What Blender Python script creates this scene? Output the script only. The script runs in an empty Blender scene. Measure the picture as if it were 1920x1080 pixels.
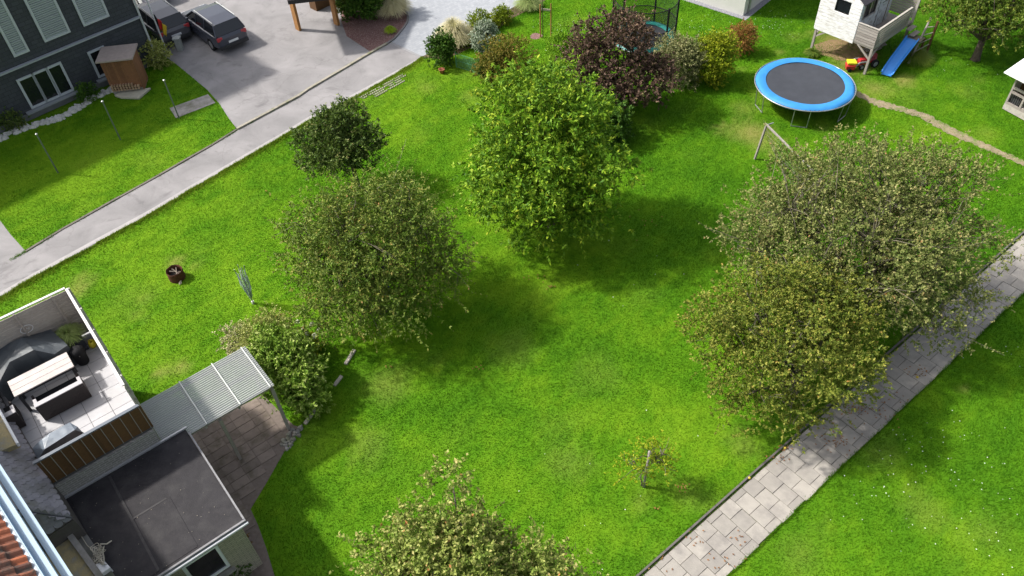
import bpy, math, random
import numpy as np
from mathutils import Vector, Matrix
R=math.radians
S=bpy.context.scene
# ------------------------------------------------------------------ camera, sky, sun, exposure
FPX,PITCH,ROLL,HC=1500.0,46.27,-2.98,20.4
_a,_b=R(PITCH),R(ROLL)
_d=np.array([0,math.cos(_a),-math.sin(_a)]); _r=np.array([1,0,0.]); _u=np.array([0,math.sin(_a),math.cos(_a)])
CR=math.cos(_b)*_r+math.sin(_b)*_u; CU=-math.sin(_b)*_r+math.cos(_b)*_u; CD=_d
cam=bpy.data.objects.new('camera',bpy.data.cameras.new('camera')); S.collection.objects.link(cam)
cam.matrix_world=Matrix(((CR[0],CU[0],-CD[0],0),(CR[1],CU[1],-CD[1],0),(CR[2],CU[2],-CD[2],HC),(0,0,0,1)))
cam.data.sensor_width=36; cam.data.lens=FPX/1920*36; cam.data.clip_end=2000; cam.data.clip_start=.1
S.camera=cam
SUN_EL,SH_AZ=47.0,-14.0           # elevation, direction in which shadows fall (from +X towards +Y)
w=bpy.data.worlds.new('World'); S.world=w; w.use_nodes=True
nt=w.node_tree; bg=nt.nodes['Background']; sky=nt.nodes.new('ShaderNodeTexSky'); sky.sky_type='NISHITA'; sky.sun_disc=False
sky.sun_elevation=R(SUN_EL); sky.sun_rotation=R(270-SH_AZ); sky.dust_density=4.0; sky.ozone_density=0.4
hs=nt.nodes.new('ShaderNodeHueSaturation'); hs.inputs['Saturation'].default_value=.45; nt.links.new(sky.outputs[0],hs.inputs['Color']); nt.links.new(hs.outputs[0],bg.inputs[0]); bg.inputs[1].default_value=0.15
sl=bpy.data.lights.new('sun','SUN'); sl.energy=4.0; sl.angle=R(3.0); sl.color=(1,.95,.87)
so=bpy.data.objects.new('sun',sl); S.collection.objects.link(so)
ld=Vector((math.cos(R(SH_AZ))*math.cos(R(SUN_EL)),math.sin(R(SH_AZ))*math.cos(R(SUN_EL)),-math.sin(R(SUN_EL))))
so.rotation_euler=ld.to_track_quat('-Z','Y').to_euler(); so.location=(-20,-5,40)
S.view_settings.view_transform='Standard'; S.view_settings.look='None'; S.view_settings.exposure=0.56; S.view_settings.gamma=1
rng=np.random.default_rng(7); random.seed(7)
# ------------------------------------------------------------------ helpers
def at(px,py,z=0.0):
    """point of the place seen at a pixel of the photograph, at height z"""
    ray=CD+((px-960)/FPX)*CR-((py-540)/FPX)*CU
    t=(z-HC)/ray[2]; p=np.array([0,0,HC])+ray*t
    return Vector((float(p[0]),float(p[1]),float(z)))
def ats(pts,z=0.0): return [at(x,y,z) for x,y in pts]
T37=R(37); U=Vector((math.cos(T37),math.sin(T37),0)); V=Vector((math.sin(T37),-math.cos(T37),0)); Z=Vector((0,0,1))
C0=at(122,541,4.8); C0.z=0
def HP(u,v,z=0): return C0+U*u+V*v+Z*z
def tag(o,label=None,cat=None,group=None,kind=None):
    if label: o['label']=label
    if cat: o['category']=cat
    if group: o['group']=group
    if kind: o['kind']=kind
    return o
def thing(name,label,cat,loc=(0,0,0),group=None):
    o=bpy.data.objects.new(name,None); S.collection.objects.link(o); o.location=loc; o.empty_display_size=.2
    return tag(o,label,cat,group)
def wloc(p):
    v=Vector((0,0,0))
    while p is not None: v+=Vector(p.location); p=p.parent
    return v
class MB:
    def __init__(s): s.v=[]; s.f=[]
    def add(s,vs,fs):
        n=len(s.v); s.v+= [tuple(v) for v in vs]; s.f+=[tuple(i+n for i in f) for f in fs]; return s
    def hexa(s,b,t):   # bottom quad (ccw) and top quad
        return s.add(list(b)+list(t),[(3,2,1,0),(4,5,6,7),(0,1,5,4),(1,2,6,5),(2,3,7,6),(3,0,4,7)])
    def obox(s,c,ax,ay,az):  # centre + half-vectors
        c=Vector(c); ax=Vector(ax); ay=Vector(ay); az=Vector(az)
        return s.hexa([c-ax-ay-az,c+ax-ay-az,c+ax+ay-az,c-ax+ay-az],[c-ax-ay+az,c+ax-ay+az,c+ax+ay+az,c-ax+ay+az])
    def bar(s,p0,p1,w,h,up=Z):   # beam between two points, w sideways, h along up
        p0=Vector(p0); p1=Vector(p1); d=(p1-p0); L=d.length; d.normalize()
        sd=d.cross(up)
        if sd.length<1e-4: sd=d.cross(Vector((1,0,0)))
        sd.normalize(); u2=sd.cross(d)
        return s.obox((p0+p1)/2,d*L/2,sd*w/2,u2*h/2)
    def ubox(s,u0,u1,v0,v1,z0,z1):   # box in the near house's axes
        return s.hexa([HP(u0,v0,z0),HP(u0,v1,z0),HP(u1,v1,z0),HP(u1,v0,z0)],[HP(u0,v0,z1),HP(u0,v1,z1),HP(u1,v1,z1),HP(u1,v0,z1)])
    def tube(s,pts,rs,n=8,caps=True):
        pts=[Vector(p) for p in pts]
        if not hasattr(rs,'__len__'): rs=[rs]*len(pts)
        rings=[]
        for i,p in enumerate(pts):
            d=(pts[min(i+1,len(pts)-1)]-pts[max(i-1,0)])
            if d.length<1e-6: d=Vector((0,0,1))
            d.normalize(); a=d.orthogonal().normalized() if i==0 else (pa-d*pa.dot(d)).normalized(); pa=a; b=d.cross(a)
            rings.append([p+(a*math.cos(2*math.pi*k/n)+b*math.sin(2*math.pi*k/n))*rs[i] for k in range(n)])
        vs=[q for r in rings for q in r]; fs=[]
        for i in range(len(pts)-1):
            for k in range(n): fs.append((i*n+k,i*n+(k+1)%n,(i+1)*n+(k+1)%n,(i+1)*n+k))
        if caps: fs.append(tuple(range(n-1,-1,-1))); fs.append(tuple((len(pts)-1)*n+k for k in range(n)))
        return s.add(vs,fs)
    def lathe(s,c,prof,n=24,a0=0,a1=2*math.pi,ax=(1,0,0),ay=(0,1,0),az=(0,0,1)):
        c=Vector(c); ax=Vector(ax); ay=Vector(ay); az=Vector(az); full=abs(a1-a0-2*math.pi)<1e-4; m=n if full else n+1
        vs=[]; 
        for r,z in prof:
            for k in range(m):
                t=a0+(a1-a0)*k/n; vs.append(c+ax*r*math.cos(t)+ay*r*math.sin(t)+az*z)
        fs=[]
        for i in range(len(prof)-1):
            for k in range(n): 
                k2=(k+1)%m; fs.append((i*m+k,i*m+k2,(i+1)*m+k2,(i+1)*m+k))
        return s.add(vs,fs)
    def prism(s,poly,z0,z1):
        n=len(poly); 
        return s.add([Vector((p[0],p[1],z0)) for p in poly]+[Vector((p[0],p[1],z1)) for p in poly],
            [tuple(range(n-1,-1,-1)),tuple(range(n,2*n))]+[(i,(i+1)%n,n+(i+1)%n,n+i) for i in range(n)])
    def grid(s,fn,nu,nv):
        vs=[fn(i/nu,j/nv) for j in range(nv+1) for i in range(nu+1)]
        return s.add(vs,[(j*(nu+1)+i,j*(nu+1)+i+1,(j+1)*(nu+1)+i+1,(j+1)*(nu+1)+i) for j in range(nv) for i in range(nu)])
    def build(s,name,mat,parent=None,smooth=False,bevel=0):
        off=wloc(parent)
        me=bpy.data.meshes.new(name); me.from_pydata([tuple(Vector(v)-off) for v in s.v],[],s.f); me.materials.append(mat)
        me.update()
        o=bpy.data.objects.new(name,me); S.collection.objects.link(o)
        if parent is not None: o.parent=parent
        if smooth:
            for p in me.polygons: p.use_smooth=True
        if bevel:
            b=o.modifiers.new('bevel','BEVEL'); b.width=bevel; b.segments=2; b.limit_method='ANGLE'; b.angle_limit=R(40)
        return o
def npmesh(name,co,nper,mat,parent=None,attrs=None):
    """co: (N*nper,3) vertices, faces of nper verts each"""
    off=np.array(wloc(parent)); co=(co-off).astype(np.float32); nv=len(co); nf=nv//nper
    me=bpy.data.meshes.new(name); me.vertices.add(nv); me.vertices.foreach_set('co',co.ravel())
    me.loops.add(nv); me.loops.foreach_set('vertex_index',np.arange(nv,dtype=np.int32))
    me.polygons.add(nf); me.polygons.foreach_set('loop_start',np.arange(0,nv,nper,dtype=np.int32)); me.polygons.foreach_set('loop_total',np.full(nf,nper,dtype=np.int32))
    for k,a in (attrs or {}).items():
        at_=me.attributes.new(k,'FLOAT','POINT'); at_.data.foreach_set('value',a.astype(np.float32))
    me.materials.append(mat); me.update(calc_edges=True)
    o=bpy.data.objects.new(name,me); S.collection.objects.link(o)
    if parent is not None: o.parent=parent
    return o
# ------------------------------------------------------------------ materials
def nodes(name):
    m=bpy.data.materials.new(name); m.use_nodes=True; nt=m.node_tree; return m,nt,nt.nodes['Principled BSDF'],nt.nodes.new,nt.links.new
def ramp(nt,stops):
    r=nt.nodes.new('ShaderNodeValToRGB'); e=r.color_ramp.elements
    while len(e)>1: e.remove(e[-1])
    e[0].position=stops[0][0]; e[0].color=(*stops[0][1],1)
    for p,c in stops[1:]:
        x=e.new(p); x.color=(*c,1)
    return r
def math_(nt,op,a,b=None,c=None):
    n=nt.nodes.new('ShaderNodeMath'); n.operation=op
    for i,x in enumerate((a,b,c)):
        if x is None: continue
        if isinstance(x,(int,float)): n.inputs[i].default_value=x
        else: nt.links.new(x,n.inputs[i])
    return n.outputs[0]
def noise(nt,vec,scale,detail=4,rough=.55,dist=0):
    n=nt.nodes.new('ShaderNodeTexNoise'); n.inputs['Scale'].default_value=scale; n.inputs['Detail'].default_value=detail; n.inputs['Roughness'].default_value=rough; n.inputs['Distortion'].default_value=dist
    nt.links.new(vec,n.inputs['Vector']); return n.outputs[0]
def mixc(nt,f,a,b):
    n=nt.nodes.new('ShaderNodeMix'); n.data_type='RGBA'
    for k,x in ((0,f),(6,a),(7,b)):
        if isinstance(x,(int,float)): n.inputs[k].default_value=x
        elif isinstance(x,tuple): n.inputs[k].default_value=(*x,1)
        else: nt.links.new(x,n.inputs[k])
    return n.outputs[2]
_mats={}
def mat(name,c1,c2=None,scale=6,rough=.8,bump=.15,island=.0,metal=0,stretch=(1,1,1),dirt=None,dirt_scale=1.2,spec=.4,bscale=None,rot=0,world=True):
    if name in _mats: return _mats[name]
    m,nt,bs,N,L=nodes(name)
    g=N('ShaderNodeNewGeometry') ; mp=N('ShaderNodeMapping'); mp.inputs['Scale'].default_value=stretch; mp.inputs['Rotation'].default_value=(0,0,R(rot))
    L(g.outputs['Position'],mp.inputs['Vector']); v=mp.outputs[0]
    f=noise(nt,v,scale)
    f=math_(nt,'MULTIPLY_ADD',math_(nt,'SUBTRACT',f,.5),1.8,.5)
    if island>0: f=math_(nt,'ADD',math_(nt,'MULTIPLY',f,1-island),math_(nt,'MULTIPLY',g.outputs['Random Per Island'],island))
    col=mixc(nt,f,c1,c2 or tuple(x*.75 for x in c1)); nt.nodes[-1]
    if dirt:
        d=noise(nt,v,dirt_scale,6,.65); rr=ramp(nt,[(.48,(0,0,0)),(.68,(1,1,1))]); L(d,rr.inputs[0]); col=mixc(nt,rr.outputs[0],col,dirt)
    L(col,bs.inputs['Base Color']); bs.inputs['Roughness'].default_value=rough; bs.inputs['Metallic'].default_value=metal; bs.inputs['Specular IOR Level'].default_value=spec
    if bump:
        b=N('ShaderNodeBump'); b.inputs['Strength'].default_value=bump; b.inputs['Distance'].default_value=.02
        L(noise(nt,v,bscale or scale*6,5,.6),b.inputs['Height']); L(b.outputs[0],bs.inputs['Normal'])
    _mats[name]=m; return m
def leafmat(name,stops,trans=.25,rough=.55,nscale=1.2):
    """per-leaf colour; a share of the light passes through the leaf"""
    m,nt,bs,N,L=nodes(name)
    g=N('ShaderNodeNewGeometry'); rnd=g.outputs['Random Per Island']
    n=noise(nt,g.outputs['Position'],nscale,2)
    ta=N('ShaderNodeAttribute'); ta.attribute_name='tip'   # twig ends yellower as young growth, also lightened as painted highlights
    f=math_(nt,'ADD',math_(nt,'MULTIPLY',rnd,.38),math_(nt,'MULTIPLY',math_(nt,'MULTIPLY_ADD',math_(nt,'SUBTRACT',n,.5),2,.5),.3)); f=math_(nt,'ADD',f,math_(nt,'MULTIPLY',math_(nt,'POWER',ta.outputs['Fac'],1.6),.42))
    r=ramp(nt,stops); L(f,r.inputs[0]); L(r.outputs[0],bs.inputs['Base Color']); bs.inputs['Roughness'].default_value=rough; bs.inputs['Specular IOR Level'].default_value=.15
    t=N('ShaderNodeBsdfTranslucent'); L(mixc(nt,.5,r.outputs[0],(.18,.3,.02)),t.inputs[0])
    mx=N('ShaderNodeMixShader'); mx.inputs[0].default_value=trans; L(bs.outputs[0],mx.inputs[1]); L(t.outputs[0],mx.inputs[2]); L(mx.outputs[0],nt.nodes['Material Output'].inputs[0])
    return m
def plain(name,c,rough=.5,metal=0,spec=.5): return mat(name,c,tuple(min(1,x*.88) for x in c),scale=4,rough=rough,bump=0.03,metal=metal,spec=spec)
def brickmat(name,c1,c2,mortar,bw=.24,bh=.075,ms=.012):
    m,nt,bs,N,L=nodes(name); g=N('ShaderNodeNewGeometry'); vr=N('ShaderNodeVectorRotate'); vr.rotation_type='Z_AXIS'; vr.inputs['Angle'].default_value=-T37
    L(g.outputs['Position'],vr.inputs['Vector']); sp=N('ShaderNodeSeparateXYZ'); L(vr.outputs[0],sp.inputs[0]); cb=N('ShaderNodeCombineXYZ')
    L(math_(nt,'ADD',sp.outputs[0],sp.outputs[1]),cb.inputs[0]); L(sp.outputs[2],cb.inputs[1])
    b=N('ShaderNodeTexBrick'); b.inputs['Scale'].default_value=1; b.inputs['Brick Width'].default_value=bw; b.inputs['Row Height'].default_value=bh; b.inputs['Mortar Size'].default_value=ms
    b.inputs['Color1'].default_value=(*c1,1); b.inputs['Color2'].default_value=(*c2,1); b.inputs['Mortar'].default_value=(*mortar,1); L(cb.outputs[0],b.inputs['Vector'])
    n=noise(nt,g.outputs['Position'],9,5); L(mixc(nt,math_(nt,'MULTIPLY',n,.5),b.outputs[0],tuple(x*.6 for x in c1)),bs.inputs['Base Color'])
    bu=N('ShaderNodeBump'); bu.inputs['Strength'].default_value=.5; bu.inputs['Distance'].default_value=.01; bu.invert=True; L(b.outputs['Fac'],bu.inputs['Height']); L(bu.outputs[0],bs.inputs['Normal']); bs.inputs['Roughness'].default_value=.9
    return m
WOODG=mat('weathered_wood',(.38,.35,.32),(.19,.165,.15),scale=14,stretch=(1,1,4),island=.5,rough=.85,bump=.3)
WOODW=mat('flaking_white_wood',(.80,.80,.80),(.66,.66,.66),scale=3,island=.4,rough=.7,bump=.2,stretch=(1,1,4),dirt=(.48,.45,.42),dirt_scale=3.2)
WOODB=mat('brown_wood',(.15,.075,.028),(.07,.035,.015),scale=10,island=.4,stretch=(1,1,3),rough=.75)
WOODF=mat('fence_wood',(.42,.385,.345),(.25,.225,.20),scale=9,island=.6,rough=.85,bump=.3)
WOODO=mat('orange_wood',(.42,.21,.07),(.25,.12,.04),scale=8,island=.3,rough=.7)
BARK=mat('bark',(.12,.095,.07),(.045,.035,.028),scale=12,stretch=(1,1,.4),rough=.95,bump=.6)
BARKL=mat('lichen_bark',(.19,.17,.12),(.07,.06,.045),scale=14,rough=.95,bump=.5)
METAL=mat('galvanised_metal',(.45,.46,.47),(.3,.31,.32),rough=.4,metal=.7,bump=.03)
WHITE=plain('white_plastic',(.75,.77,.8),.35)
BLACKM=plain('black_fabric',(.012,.012,.014),.75,spec=.2)
DARKP=plain('dark_plastic',(.025,.026,.03),.5)
GLASS=plain('dark_glass',(.012,.014,.018),.06,spec=.8)
CONC=mat('concrete',(.36,.34,.32),(.22,.21,.20),scale=5,rough=.9,bump=.25,dirt=(.14,.14,.10))
# ------------------------------------------------------------------ ground and lawn colours
PATCH=[ # px,py,radius m,strength  worn / dry places in the lawn
 (1410,250,1.7,.75),(1395,205,1.2,.45),(1430,180,1.0,.3),(1560,75,1.6,.75),(1600,110,1.6,.9),(1640,165,1.2,.6),(1695,150,.9,.7),(1575,130,1,.5),(1545,45,1.0,.4),
 (1490,70,.9,.3),(1462,98,.5,.5),(1390,130,.4,.4),(1810,175,1.2,.25),(1850,250,1.0,.3),(1835,150,.6,.3),(1790,120,.5,.3),(1690,640,.35,.35),(1805,730,.22,.8),
 (1480,870,.6,.5),(1395,835,.8,.4),(1200,945,.6,.3),(1060,870,1.1,.3),(960,650,1.4,.25),(720,720,1.3,.35),(690,830,1.1,.35),(560,810,.8,.2),(1640,850,1.0,.3),(1560,760,1.,.3),
 (150,540,.9,.55),(330,490,.6,.6),(365,500,.5,.4),(100,570,.7,.5),(255,590,.6,.35),(300,700,.5,.6),(340,690,.45,.6),(270,560,.5,.3),(520,590,.3,.6),(445,640,.6,.4),(880,180,.9,.35),(800,165,.8,.3),(860,90,.7,.3),
 (1030,540,.2,.5),(820,680,.6,.2),(1545,240,.7,.3),(1120,700,1.2,.2),(1290,930,.8,.25),(1450,950,.5,.4),(1730,960,1.0,.3),(1850,1000,1.1,.25),(1500,1040,1.,.3),(1820,560,.7,.25),(160,450,.7,.2)]
_P=np.array([[*at(a,b)[:2],r*.85,s*(.9 if s>.45 else .6)] for a,b,r,s in PATCH])
def snoise(x,y,f,seed):
    r=np.random.default_rng(seed); o=0*x
    for k in range(7):
        th=r.uniform(0,6.283); fr=f*r.uniform(.5,1.8); o=o+np.sin((x*np.cos(th)+y*np.sin(th))*fr+r.uniform(0,6.283)+1.3*np.sin((x*np.sin(th)-y*np.cos(th))*fr*.6))
    return o/7*1.6
def wear(x,y):
    o=0*x; nz=1+.4*snoise(x,y,3.0,3)+.3*snoise(x,y,9,4)
    for a,b,r,s in _P:
        k=(np.abs(x-a)<r*2.2)&(np.abs(y-b)<r*2.2)
        if k.any(): d=((x[k]-a)**2+(y[k]-b)**2)**.5/r*nz[k]; o[k]=np.maximum(o[k],s*np.clip(1.1-d*1.15,0,1))
    return np.clip(o+.12*np.maximum(0,snoise(x,y,1.3,5)-.35),0,1)
def lush(x,y): return np.clip(.5+.26*snoise(x,y,.45,11)+.27*snoise(x,y,1.9,12)+.2*snoise(x,y,5.5,13)+.2*snoise(x,y,12,14)-.012*x,0,1)
def grassmat(name,blade):
    m,nt,bs,N,L=nodes(name)
    a1=N('ShaderNodeAttribute'); a1.attribute_name='wear'; a2=N('ShaderNodeAttribute'); a2.attribute_name='lush'; g=N('ShaderNodeNewGeometry')
    f=a2.outputs['Fac']
    if blade: f=math_(nt,'ADD',math_(nt,'MULTIPLY',f,.62),math_(nt,'MULTIPLY',g.outputs['Random Per Island'],.38))
    else: f=math_(nt,'ADD',math_(nt,'MULTIPLY',f,.6),math_(nt,'MULTIPLY',noise(nt,g.outputs['Position'],26,4,.7),.4))
    r=ramp(nt,[(0,(.034,.120,.006)),(.45,(.072,.186,.007)),(.8,(.126,.243,.010)),(1,(.20,.31,.020))]); L(f,r.inputs[0])
    wr=ramp(nt,[(0,(0,0,0)),(1,(1,1,1))]); L(math_(nt,'MULTIPLY',a1.outputs['Fac'],math_(nt,'MULTIPLY_ADD',noise(nt,g.outputs['Position'],7,4,.7),1.2,.4)),wr.inputs[0])
    col=mixc(nt,wr.outputs[0],r.outputs[0],(.27,.26,.05) if blade else (.24,.20,.07)); L(col,bs.inputs['Base Color']); bs.inputs['Roughness'].default_value=.7; bs.inputs['Specular IOR Level'].default_value=.03
    if blade:
        t=N('ShaderNodeBsdfTranslucent'); L(col,t.inputs[0]); mx=N('ShaderNodeMixShader'); mx.inputs[0].default_value=.3
        L(bs.outputs[0],mx.inputs[1]); L(t.outputs[0],mx.inputs[2]); L(mx.outputs[0],nt.nodes['Material Output'].inputs[0])
    else:
        b=N('ShaderNodeBump'); b.inputs['Strength'].default_value=.6; b.inputs['Distance'].default_value=.03; L(noise(nt,g.outputs['Position'],30,5,.7),b.inputs['Height']); L(b.outputs[0],bs.inputs['Normal'])
    return m
LAWN=grassmat('lawn_turf',False); BLADE=grassmat('grass_blades',True)
# one ground sheet, fine in view and coarse out to the horizon
xs=np.concatenate([[-900,-300,-120,-60],np.arange(-40,44.01,.25),[60,120,300,900]]); ys=np.concatenate([[-600,-200,-60,-10],np.arange(2,60.01,.25),[80,160,400,1200]])
gx,gy=np.meshgrid(xs,ys); gz=np.zeros_like(gx)
me=bpy.data.meshes.new('lawn'); nx,ny=len(xs),len(ys); i0=(np.arange(ny-1)[:,None]*nx+np.arange(nx-1)[None,:]).ravel()
fc=np.stack([i0,i0+1,i0+1+nx,i0+nx],-1); me.vertices.add(nx*ny); me.vertices.foreach_set('co',np.stack([gx,gy,gz],-1).astype(np.float32).ravel())
me.loops.add(fc.size); me.loops.foreach_set('vertex_index',fc.ravel().astype(np.int32)); me.polygons.add(len(fc)); me.polygons.foreach_set('loop_start',np.arange(0,fc.size,4,dtype=np.int32)); me.polygons.foreach_set('loop_total',np.full(len(fc),4,dtype=np.int32))
for k,fn in (('wear',wear),('lush',lush)):
    a_=me.attributes.new(k,'FLOAT','POINT'); a_.data.foreach_set('value',fn(gx,gy).astype(np.float32).ravel())
me.materials.append(LAWN); me.update(calc_edges=True); lawn=bpy.data.objects.new('lawn',me); S.collection.objects.link(lawn); tag(lawn,'bright green mown lawn with dry patches','lawn',kind='structure')
# ------------------------------------------------------------------ roads, drives, paths
def asphaltmat():
    m,nt,bs,N,L=nodes('worn_asphalt'); g=N('ShaderNodeNewGeometry'); p=g.outputs['Position']
    r=ramp(nt,[(.2,(.10,.098,.10)),(.45,(.20,.193,.197)),(.8,(.31,.297,.302))]); L(math_(nt,'ADD',math_(nt,'MULTIPLY',noise(nt,p,.55,5,.6,.6),.75),math_(nt,'MULTIPLY',noise(nt,p,40,3,.7),.25)),r.inputs[0])
    d=noise(nt,p,.9,6,.7,1.0); rr=ramp(nt,[(.56,(0,0,0)),(.72,(1,1,1))]); L(d,rr.inputs[0]); c=mixc(nt,math_(nt,'MULTIPLY',rr.outputs[0],.7),r.outputs[0],(.10,.095,.098))
    vo=N('ShaderNodeTexVoronoi'); vo.feature='DISTANCE_TO_EDGE'; vo.inputs['Scale'].default_value=.22; mp=N('ShaderNodeMapping'); nz=N('ShaderNodeTexNoise'); nz.inputs['Scale'].default_value=1.5
    L(p,nz.inputs['Vector']); va=N('ShaderNodeVectorMath'); va.operation='MULTIPLY_ADD'; L(nz.outputs['Color'],va.inputs[0]); va.inputs[1].default_value=(1.2,1.2,0); L(p,va.inputs[2]); L(va.outputs[0],vo.inputs['Vector'])
    cr=ramp(nt,[(0,(1,1,1)),(.006,(0,0,0))]); L(vo.outputs['Distance'],cr.inputs[0]); c=mixc(nt,math_(nt,'MULTIPLY',cr.outputs[0],.35),c,(.12,.11,.11))
    L(c,bs.inputs['Base Color']); bs.inputs['Roughness'].default_value=.85
    b=N('ShaderNodeBump'); b.inputs['Strength'].default_value=.3; b.inputs['Distance'].default_value=.01; L(noise(nt,p,60,4,.7),b.inputs['Height']); L(b.outputs[0],bs.inputs['Normal']); return m
ASPH=asphaltmat()
POLYS=[]
def jitter_line(pts,step=.35,amp=.03,seed=1):
    r=random.Random(seed); out=[]
    for a,b in zip(pts[:-1],pts[1:]):
        n=max(1,int((b-a).length/step)); nrm=Vector((-(b-a).y,(b-a).x,0)).normalized()
        for i in range(n): out.append(a.lerp(b,i/n)+nrm*r.uniform(-amp,amp))
    out.append(pts[-1]); return out
def sheet(name,poly,z,mt,kind='structure',label=None,mask=True,cat=None):
    from mathutils.geometry import tessellate_polygon
    pts=[Vector((p.x,p.y,z)) for p in poly]; tri=tessellate_polygon([pts]); b=MB(); b.add(pts,[tuple(t) for t in tri]); o=b.build(name,mt)
    for p in o.data.polygons:
        if p.normal.z<0: p.flip()
    if mask: POLYS.append(np.array([[p.x,p.y] for p in pts]))
    return tag(o,label,cat,kind=kind)
KERB=[(-60,531),(0,498),(49,472),(116,431),(225,370),(299,329),(397,273),(445,243),(480,225),(559,182),(576,170),(684.6,106),(725.5,83)]
ROADL=[(-60,592),(0,556),(70,516),(176,458),(281,401),(366,350),(440,307),(528,256),(581,224),(660,184),(747,135),(790,107)]
kerb=ats(KERB); roadl=ats(ROADL)
sheet('road',kerb+[at(733,80)]+jitter_line(roadl,.3,.06,4)[::-1],.012,ASPH)
DRIVE=[(445,243),(429,222),(411,194),(389,169),(330,120),(300,100),(262,60),(235,10),(215,-60),(660,-60),(650,0),(640,40),(650,68),(697,99),(684.6,106),(576,170),(480,225)]
sheet('driveway',ats(DRIVE),.009,ASPH)
sheet('apron',ats([(-60,531),(0,498),(49,472),(20,440),(-10,400),(-80,380)]),.008,ASPH)
def settmat():
    m,nt,bs,N,L=nodes('grey_setts'); g=N('ShaderNodeNewGeometry'); p=g.outputs['Position']; mp=N('ShaderNodeMapping'); mp.inputs['Rotation'].default_value=(0,0,R(-42)); L(p,mp.inputs['Vector'])
    b=N('ShaderNodeTexBrick'); b.inputs['Scale'].default_value=1; b.inputs['Brick Width'].default_value=.2; b.inputs['Row Height'].default_value=.16; b.inputs['Mortar Size'].default_value=.008
    b.inputs['Color1'].default_value=(.37,.385,.41,1); b.inputs['Color2'].default_value=(.26,.275,.30,1); b.inputs['Mortar'].default_value=(.22,.23,.25,1); L(mp.outputs[0],b.inputs['Vector'])
    c=mixc(nt,noise(nt,p,2.5,4),b.outputs[0],(.24,.255,.28)); L(c,bs.inputs['Base Color']); bs.inputs['Roughness'].default_value=.75; return m
SETT=settmat()
sheet('paved_forecourt',ats([(733,80),(757,53),(765,38),(761,20),(757,-60),(1010,-60),(985,0),(955,18),(925,30),(885,45),(850,62),(815,85),(805,100),(790,107)]),.010,SETT)
b=MB(); b.bar(at(733,80,.014),at(790,107,.014),.16,.012); o=b.build('paving_joint_strip',mat('joint_stone',(.27,.27,.28),scale=9)); tag(o,kind='structure')
MULCH=mat('bark_mulch',(.20,.095,.085),(.07,.035,.03),scale=38,rough=.95,bump=.9,bscale=60,dirt=(.36,.26,.24),dirt_scale=22)
sheet('planting_bed',ats([(697,99),(650,68),(640,40),(640,-60),(757,-60),(761,20),(765,38),(757,53),(740,72),(725.5,83)]),.013,MULCH)
sheet('shrub_border',ats([(790,107),(805,100),(815,85),(850,62),(885,45),(925,30),(955,18),(985,0),(1040,-10),(1000,14),(950,40),(930,60),(900,80),(862,100),(830,112)]),.006,mat('border_soil',(.17,.10,.07),(.08,.05,.035),scale=20,bump=.6),mask=False)
# mulch chips
r_=np.random.default_rng(3)
def inpoly(P,x,y):
    c=np.zeros(len(x),bool); n=len(P); bb=(x>P[:,0].min())&(x<P[:,0].max())&(y>P[:,1].min())&(y<P[:,1].max())
    if not bb.all():
        if bb.any(): c[bb]=inpoly(P,x[bb],y[bb])
        return c
    for i in range(n):
        x1,y1=P[i]; x2,y2=P[(i+1)%n]
        c^=((y1>y)!=(y2>y))&(x<(x2-x1)*(y-y1)/((y2-y1) or 1e-9)+x1)
    return c
# kerbs
def kerbline(name,pts,w,h,mt,seg=1.0):
    b=MB()
    for a,c in zip(pts[:-1],pts[1:]):
        n=max(1,round((c-a).length/seg)); 
        for i in range(n):
            p,q=a.lerp(c,i/n),a.lerp(c,(i+1)/n); d=(q-p).normalized()*.006; dz=random.uniform(-.008,.008)
            b.bar(p+d+Z*(h/2+dz),q-d+Z*(h/2+dz),w,h)
    return tag(b.build(name,mt,bevel=.008),kind='structure')
KST=mat('kerb_stone',(.36,.335,.275),(.22,.205,.17),scale=7,island=.4,rough=.9,dirt=(.16,.17,.09),dirt_scale=3)
kerbline('road_kerb',ats([(445,243),(559,182),(576,170),(684.6,106),(725.5,83)]),.13,.09,KST)
kerbline('lawn_edging',ats([(49,472),(116,431),(225,370),(299,329),(397,273),(445,243)]),.10,.05,mat('dark_edging',(.17,.15,.13),(.08,.07,.06),scale=8,island=.3))
kerbline('bed_edging',ats([(725.5,83),(740,73),(757,53),(764,42),(765,32),(760,18),(757,0),(755,-40)]),.10,.07,mat('bed_edging_stone',(.20,.19,.19),(.12,.115,.115),scale=8,island=.3),.3)
sheet('channel_strip',[p for p in ats([(0,549),(70,509),(176,451),(281,394),(366,343.5),(440,301),(528,250.5),(581,218.5),(660,178.5),(747,131),(780,112)])]+ats([(790,107),(747,135),(660,184),(581,224),(528,256),(440,307),(366,350),(281,401),(176,458),(70,516),(0,556)]),.020,mat('pale_channel',(.36,.345,.345),(.27,.26,.26),scale=3),mask=False)
# grass paver grid at the lawn's edge by the road
b=MB(); e0,e1=at(672,180),at(752,137); du=(e1-e0); n=22
for i in range(n):
    for j in range(4):
        if (j>1 and (i<4 or i>n-4)) or random.random()<.18: continue
        c=e0.lerp(e1,(i+.5*(j%2))/n)+Vector((du.y,-du.x,0)).normalized()*(.14+.16*j)+Z*.018
        d=du.normalized()*.1; e=Vector((du.y,-du.x,0)).normalized()*.1
        b.bar(c-d*.8,c+e*.9,.03,.03); b.bar(c+d*.8,c+e*.9+Z*.002,.03,.03)
o=b.build('grass_pavers',mat('pale_paver',(.36,.34,.26),(.24,.23,.17),scale=9)); tag(o,kind='structure')
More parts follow.
